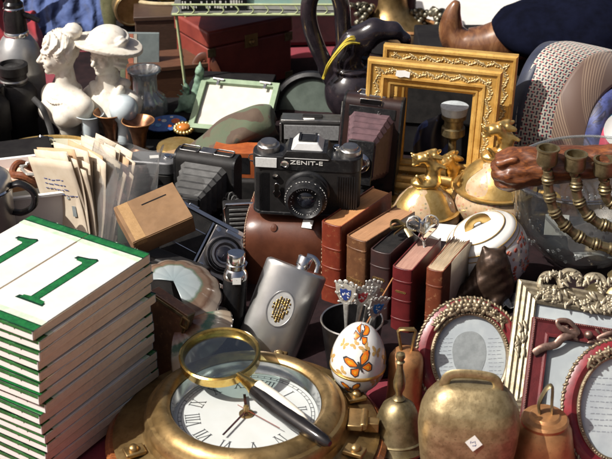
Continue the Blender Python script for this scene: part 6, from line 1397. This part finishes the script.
for lab, px, py, dy, sz, rz, mt in (('long low brown wooden box behind the glass decanter', 168, 100, 4, (15, 8, 5.5), 14, WOOD('old_wood', (.13, .06, .03), (.08, .035, .02))), ('dark brown wooden box stacked farther back behind the decanter', 172, 82, 12, (15, 8, 9), 6, WOOD('older_wood', (.09, .05, .035), (.05, .03, .02)))):
    t = T('wooden_box', lab, 'box', at(px, py, 0)+Vector((0, dy, 0)), (0, 0, rz), 'old wooden boxes'); part('carcass', MB().box((0, 0, sz[2]/2), sz), mt, t, bev=.15); part('lid', MB().box((0, 0, sz[2]+.4), (sz[0]+.4, sz[1]+.4, .8)), mt, t, bev=.1)
t = T('woven_basket', 'dark basket with a pale rim behind the wooden boxes', 'basket', at(168, 62, 0)+Vector((0, 9, 0)), (0, 0, 4)); bz_ = 10
part('basket_body', MB().lathe([(6, 0), (7.4, bz_), (7.0, bz_), (5.8, .6), (0, .6)], 40, sy=.7), M('dark_wicker', (.09, .07, .045), (.05, .04, .03), .8, 0, 2, .5, 6), t); part('rim', MB().tube([(7.3*cos(i*pi/24), 5.1*sin(i*pi/24), bz_) for i in range(48)], .4, 8, True), M('straw', (.5, .42, .26), (.4, .32, .18), .8), t)
solo('yellow_pouch', MB().sdf(lambda P: ell(P, (0, 0, 0), (4.2, 3, 2.6))+.0*P[0] if False else su(ell(P, (0, 0, 0), (4.2, 3, 2.4)), cap(P, (.3, 0, 1), (.8, 0, 5.2), 1.2, .35), 1.2)+.15*np.sin(P[0]*3+P[2]*2), (-5.5, -4, -3.5), (5.5, 4, 7), .3), cloth_mat('mustard_cloth', (.42, .30, .03), (.30, .2, .02), .5), 'mustard yellow cloth pouch sitting in the dark basket', 'pouch', at(168, 62, 0)+Vector((0, 9, 11.2)), sharp=180)
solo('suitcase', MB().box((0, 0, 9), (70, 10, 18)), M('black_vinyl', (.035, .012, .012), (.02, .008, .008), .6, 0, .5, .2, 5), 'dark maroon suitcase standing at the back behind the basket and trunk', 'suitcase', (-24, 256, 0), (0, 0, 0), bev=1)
# ================================================================== left front: tray, cloth, envelopes, bin, jug
t = T('oval_dish', 'oval glass dish with a worn gilt rim in front of the plaster busts', 'dish', at(47, 162, 3.2), (6, 0, 10)); t.scale = (1.15, 1.15, 1)
part('dish_glass', MB().lathe([(0, .3), (5, .3), (7, 1.2), (7.2, 1.3), (6.9, 1.1), (5, .1), (0, 0)], 56, sy=.66), M('dish', (.50, .47, .34), (.40, .38, .28), .15, 0, .5, 0, Coat__Weight=.5), t); part('rim', MB().tube([(7.15*cos(i*pi/30), 4.75*sin(i*pi/30), 1.3) for i in range(60)], .28, 8, True), m['gold'], t)
part('green_motif', MB().ball((-1, -1.6, .6), (3.0, 1.2, .3)), M('jade', (.05, .20, .14), (.03, .12, .09), .3), t); solo('storage_box', MB().box((0, 0, 1.2), (15, 9, 2.4)), m['dark'], 'low dark box under the oval glass dish', 'box', at(54, 164, 0), (0, 0, 4), bev=.2)
heap('crumpled_cloth', 'crumpled cream pink cloth behind the fan of envelopes', at(84, 164, 2.6), -20, 5.2, 3.6, 2.4, cloth_mat('cream_cloth', (.66, .55, .47), (.56, .44, .36), .5, 16), 11, .5)
t = T('wooden_tray', 'shallow wooden tray with pink lining above the plastic bin', 'tray', at(14, 180, 6.2), (0, 0, 24)); part('tray_frame', rectframe(13, 8, [(0, 0), (0, 1.6), (.6, 1.6), (.6, 0)], TR(0, 0, 0)), WOOD('tray_wood', (.36, .19, .08), (.25, .12, .05)), t, bev=.05); part('lining', MB().box((0, 0, .4), (11.8, 6.8, .3)), M('pink_felt', (.60, .30, .24), (.62, .48, .36), .9, 0, .4), t)
solo('bead_bracelet', MB().tube([(2.6*cos(i*.157), 1.7*sin(i*.157), .5+.4*sin(i*.5)) for i in range(40)], .55, 8, True), M('amber_bead', (.20, .07, .03), (.12, .04, .02), .2, 0, 2), 'dark red bead bracelet lying on the edge of the wooden tray', 'bracelet', at(31, 176, 8.0), (10, 14, 0))
solo('silver_chain', MB().tube([(1.6*cos(i*.25)+.2*sin(i*2), 1.2*sin(i*.25), .3+.2*sin(i)) for i in range(25)], .25, 6, True), m['silver'], 'small tangle of silver chain on the bead bracelet', 'chain', at(33, 171, 9.2), (10, 14, 0))
ba = at(36, 246, 0); 
t = T('plastic_bin', 'translucent white plastic bin behind the tile stack', 'bin', at(40, 226, 0), (0, 0, 16)); t.scale = (1, 1, 1.12)
pl = NT('milky_plastic'); pl.setup(.3, 0, Transmission__Weight=.0, Subsurface__Weight=.3, Subsurface__Radius=(.01, .01, .01)); pl.col((.78, .78, .76)); 
b = MB(); b.ring(rrect(17, 13, 1.6), norms(rrect(17, 13, 1.6)), [(0, 6.8), (-.4, 7.0), (-.4, 7.3), (.2, 7.3), (.9, .1), (.7, 0)]); b.prism(rrect(15.6, 11.6, 1.2), 0, .2); part('bin_wall', b, pl.mat, t)
solo('spare_box', MB().box((0, 0, 3), (14, 10, 6)), m['dark'], 'dark box beneath the wooden tray', 'box', at(10, 190, 0), (0, 0, 18), bev=.2)
t = T('steel_jug', 'grey steel jug with a black handle behind the tiles', 'jug', at(-8, 266, 0)+Vector((-.6, 1.8, 0)), (0, 0, 0)); t.scale = (.95, .95, .78)
part('jug_body', MB().lathe([(4.0, 0), (4.2, .4), (4.2, 12), (4.3, 14.6), (4.1, 16.0), (3.2, 16.9), (0, 17.3)], 44), m['steel'], t); part('handle', MB().tube(cr([(3.8, 0, 14.2), (5.6, -.4, 15.0), (7.4, -.7, 13.6), (7.3, -.8, 11.2), (5.6, -.5, 9.6), (4.0, 0, 9.4)], 6), .62, 10, sq=(.8, 1.1), up=(0, 1, 0)), m['black_plastic'], t)
part('collar', MB().lathe([(4.32, 13.9), (4.42, 14.2), (4.3, 14.5)], 44), m['chrome'], t)
# envelopes fanned in a clear bag
env = M('cream_envelope', (.58, .50, .39), (.50, .41, .30), .85, 0, .3, .1, 3, c3=(.5, .38, .26), sc3=1.0, amt3=.3); env2 = M('tan_envelope', (.50, .34, .20), (.42, .27, .15), .85, 0, .3, .1, 3)
e0 = at(88, 246, 0)
random.seed(5); eyaw = -40; exv = Vector((cos(radians(eyaw)), sin(radians(eyaw)), 0)); eyv = Vector((-exv.y, exv.x, 0))
for i in range(26):
    k = i/25; cv = random.uniform(.5, 1.9)
    def ef(u, v): return (-4.2+8.4*u, -.9*v*v*cv*(1-k)-.5*(u-.4)**2*v+.12*sin(v*5+i), (12.6+.9*sin(i*2.3))*v)
    b = MB().grid(ef, 8, 10)
    s = T('paper_envelope', 'cream paper envelope in the fan inside the clear bag', 'envelope', e0+eyv*(-1.6+k*4.0)+exv*(-1.6+k*1.4)+Vector((0, 0, .5+.5*k)), (-6-9*k+random.uniform(-3, 3), -14+21*k+random.uniform(-7, 7), eyaw+random.uniform(-6, 6)-9*k), 'envelopes fanned in the clear bag')
    part('sheet', b, env2 if i % 4 == 2 else env, s, solid=.09, sharp=180)
    if i in (0, 1, 2, 5):
        b = MB(); zb = random.uniform(8, 10)
        for r in range(4):
            x = -2.8+random.uniform(0, .5)
            while x < random.uniform(1.5, 3.2): w_ = random.uniform(.3, .9); z = zb-r*.7+random.uniform(-.08, .08); b.box((x+w_/2, -.9*(z/12.6)**2*cv*(1-k)-.5*((x+4.6)/9.2-.4)**2*z/12.6-.16, z), (w_, .05, .09), None, (0, random.uniform(-6, 6), 0)); x += w_+.22
        part('handwriting', b, m['ink'], s)
    if i in (0, 7):
        b = MB()
        for x, z, w_, h_ in ((2.0, 5.0, .7, 1.5), (1.4, 6.9, .5, .3), (.6, 7.4, .4, .3)): b.box((x, -.9*(z/12.6)**2*cv*(1-k)-.08, z), (w_, .08, h_))
        part('stamp', b, M('grey_stamp%d' % i, (.22, .24, .24), (.14, .16, .16), .8), s)
film = THINGLASS('clear_film', (.93, .93, .92), 1.4, .25, 1.0, .9, 0, .14, .2)
def bag(u, v):
    a = 2*pi*v; w_ = 6.6-1.2*u+.5*sin(a*3+u*4); return (.6+w_*cos(a)+.35*sin(u*9+a*4)+2.6*u, .4+3.9*sin(a)*(1-.3*u)+.3*sin(u*11+a*5), 14.5*u+(3.0*max(0, cos(a-.3))**2 if u > .8 else 0)*((u-.8)/.2 if u > .8 else 0))
solo('clear_bag', MB().grid(bag, 40, 64, cv=True), film, 'crinkled clear plastic bag holding the fan of envelopes', 'bag', e0+Vector((1.2, 1.6, .1)), (-8, 8, -38), sharp=180)
# ================================================================== shells and leather case between the tiles and the clock
sh = NT('shell_bands'); sh.setup(.28, 0, Coat__Weight=.3); gr = sh.co('UV'); sp_ = sh.n('ShaderNodeSeparateXYZ'); sh.l(gr, sp_.inputs[0]); ad = sh.n('ShaderNodeMath', _operation='ADD'); mu = sh.n('ShaderNodeMath', _operation='MULTIPLY'); mu.inputs[1].default_value = .22
sh.l(sh.noise(.6, 5), mu.inputs[0]); sh.l(sp_.outputs[0], ad.inputs[0]); sh.l(mu.outputs[0], ad.inputs[1])
sh.col(sh.ramp(ad.outputs[0], [(.2, (.20, .24, .25)), (.56, (.27, .30, .30)), (.62, (.10, .13, .09)), (.68, (.16, .10, .065)), (.78, (.19, .125, .085)), (.86, (.12, .065, .04)), (.95, (.29, .23, .18))])); sh.bump(sh.noise(.8, 5), .3, .1)
def shellf(sc, ridge, n):
    def f(u, v):
        a = radians(-30+240*v); r = sc*u**.8*(1+ridge*abs(sin(v*n*pi))*.5*u); return (r*cos(a), r*sin(a)*.86, sc*.42*(1-u*u)+ridge*1.2*abs(sin(v*n*pi))*u*sc*.25-.1)
    return f
solo('scallop_shell', MB().grid(shellf(5.6, .07, 9), 24, 90), sh.mat, 'large pale scalloped shell with brown rim above the leather binder', 'shell', at(176, 294, 8.0), (16, 10, -40), solid=.3, sharp=180)
sh2 = NT('banded_shell'); sh2.setup(.25, 0, Coat__Weight=.4); gr = sh2.co('UV'); sp_ = sh2.n('ShaderNodeSeparateXYZ'); sh2.l(gr, sp_.inputs[0]); ad = sh2.n('ShaderNodeMath', _operation='ADD'); mu = sh2.n('ShaderNodeMath', _operation='MULTIPLY'); mu.inputs[1].default_value = .3
sh2.l(sh2.noise(.9, 5, .7), mu.inputs[0]); sh2.l(sp_.outputs[0], ad.inputs[0]); sh2.l(mu.outputs[0], ad.inputs[1])
sh2.col(sh2.ramp(ad.outputs[0], [(.2, (.12, .045, .025)), (.5, (.17, .065, .035)), (.62, (.24, .17, .11)), (.70, (.04, .10, .06)), (.80, (.08, .13, .085)), (.88, (.36, .33, .26)), (1, (.32, .25, .18))])); sh2.bump(sh2.noise(.8, 5), .3, .1)
solo('banded_shell', MB().grid(shellf(6.4, .06, 14), 30, 90), sh2.mat, 'brown and green banded shell behind the magnifying glass', 'shell', at(190, 340, 4.4), (26, -6, -80), solid=.3, sharp=180)
t = T('leather_binder', 'brown leather binder with a brass clasp standing between the tiles and the shells', 'binder', at(166, 376, 0)+Vector((0, 0, 0)), (-8, 14, -36)); t.scale = (.72, .8, .72)
part('cover', MB().box((-2.6, 0, 6.8), (8.0, 2.0, 13.6)), brn, t, bev=.15)
part('metal_edge', MB().box((1.5, -.4, 6.8), (.35, 1.5, 13.7)).box((-2.6, -1.06, 13.0), (7.8, .12, .5)), m['antique'], t, bev=.05)
b = MB(); b.ring(rrect(1.6, 2.0, .4), norms(rrect(1.6, 2.0, .4)), [(0, -.15), (.3, -.15), (.3, .15), (0, .15)], TR(1.4, -1.2, 12.2) @ UPR); b.box((1.5, -1.0, 11.0), (.6, .3, 1.8)); part('clasp', b, m['brass'], t, bev=.04)
t = T('leather_wallet', 'dark brown case standing behind the leather binder', 'case', at(160, 318, 0), (-6, 4, -30)); part('case_body', MB().box((0, 0, 4.4), (12, 3.0, 8.8)), m['black_leather'], t, bev=.3); part('clasp', MB().box((2, -1.6, 7.2), (1.4, .3, 1.0)), m['pewter'], t, bev=.05)

t = T('filler_bag', 'added black bag shape darkening the opening of the gilt picture frames', 'filler_bag', at(446, 208, 0)+Vector((2.0, 20, 0)), (-4, 0, -10))  # added filler, placed so the view through the frames goes black
part('bag_body', MB().prism(rrect(23, 13, 2.5), -3, 3, TR(0, 0, 6.5) @ UPR), m['dark'], t, bev=.6); part('flap', MB().prism(rrect(20, 7, 2), 3.0, 3.4, TR(0, 0, 9) @ UPR), m['black_leather'], t, bev=.15)

t = T('green_bottle', 'dark green glass bottle behind the clear bag of envelopes', 'bottle', at(128, 246, 0)); part('bottle_body', MB().lathe([(1.7, 0), (1.8, .3), (1.8, 6.5), (1.2, 8), (.7, 8.8), (.7, 11)], 28), M('bottle_green', (.012, .06, .025), (.008, .04, .018), .1, 0, .5, Coat__Weight=.6), t); part('cap', MB().lathe([(.8, 11), (.85, 11.2), (.85, 12.2), (0, 12.3)], 20), m['black_plastic'], t)
solo('price_card', MB().box((0, 0, 1.1), (4.2, .05, 2.4)), m['white_paper'], 'white price card propped between the gilt teapot and the sugar bowl', 'card', at(425, 240, 5.5)+Vector((2.0, 0, 0)), (-50, 0, -12))
# ================================================================== a thing of one piece is one mesh
for o in list(COL.objects):
    if o.type == 'EMPTY' and len(o.children) == 1 and not o.children[0].children:
        c = o.children[0]; nm = o.name; mb_ = o.matrix_basis @ c.matrix_basis; pr_ = {k: o[k] for k in o.keys()}
        c.parent = None; c.matrix_basis = mb_
        for k, v_ in pr_.items(): c[k] = v_
        bpy.data.objects.remove(o); c.name = nm
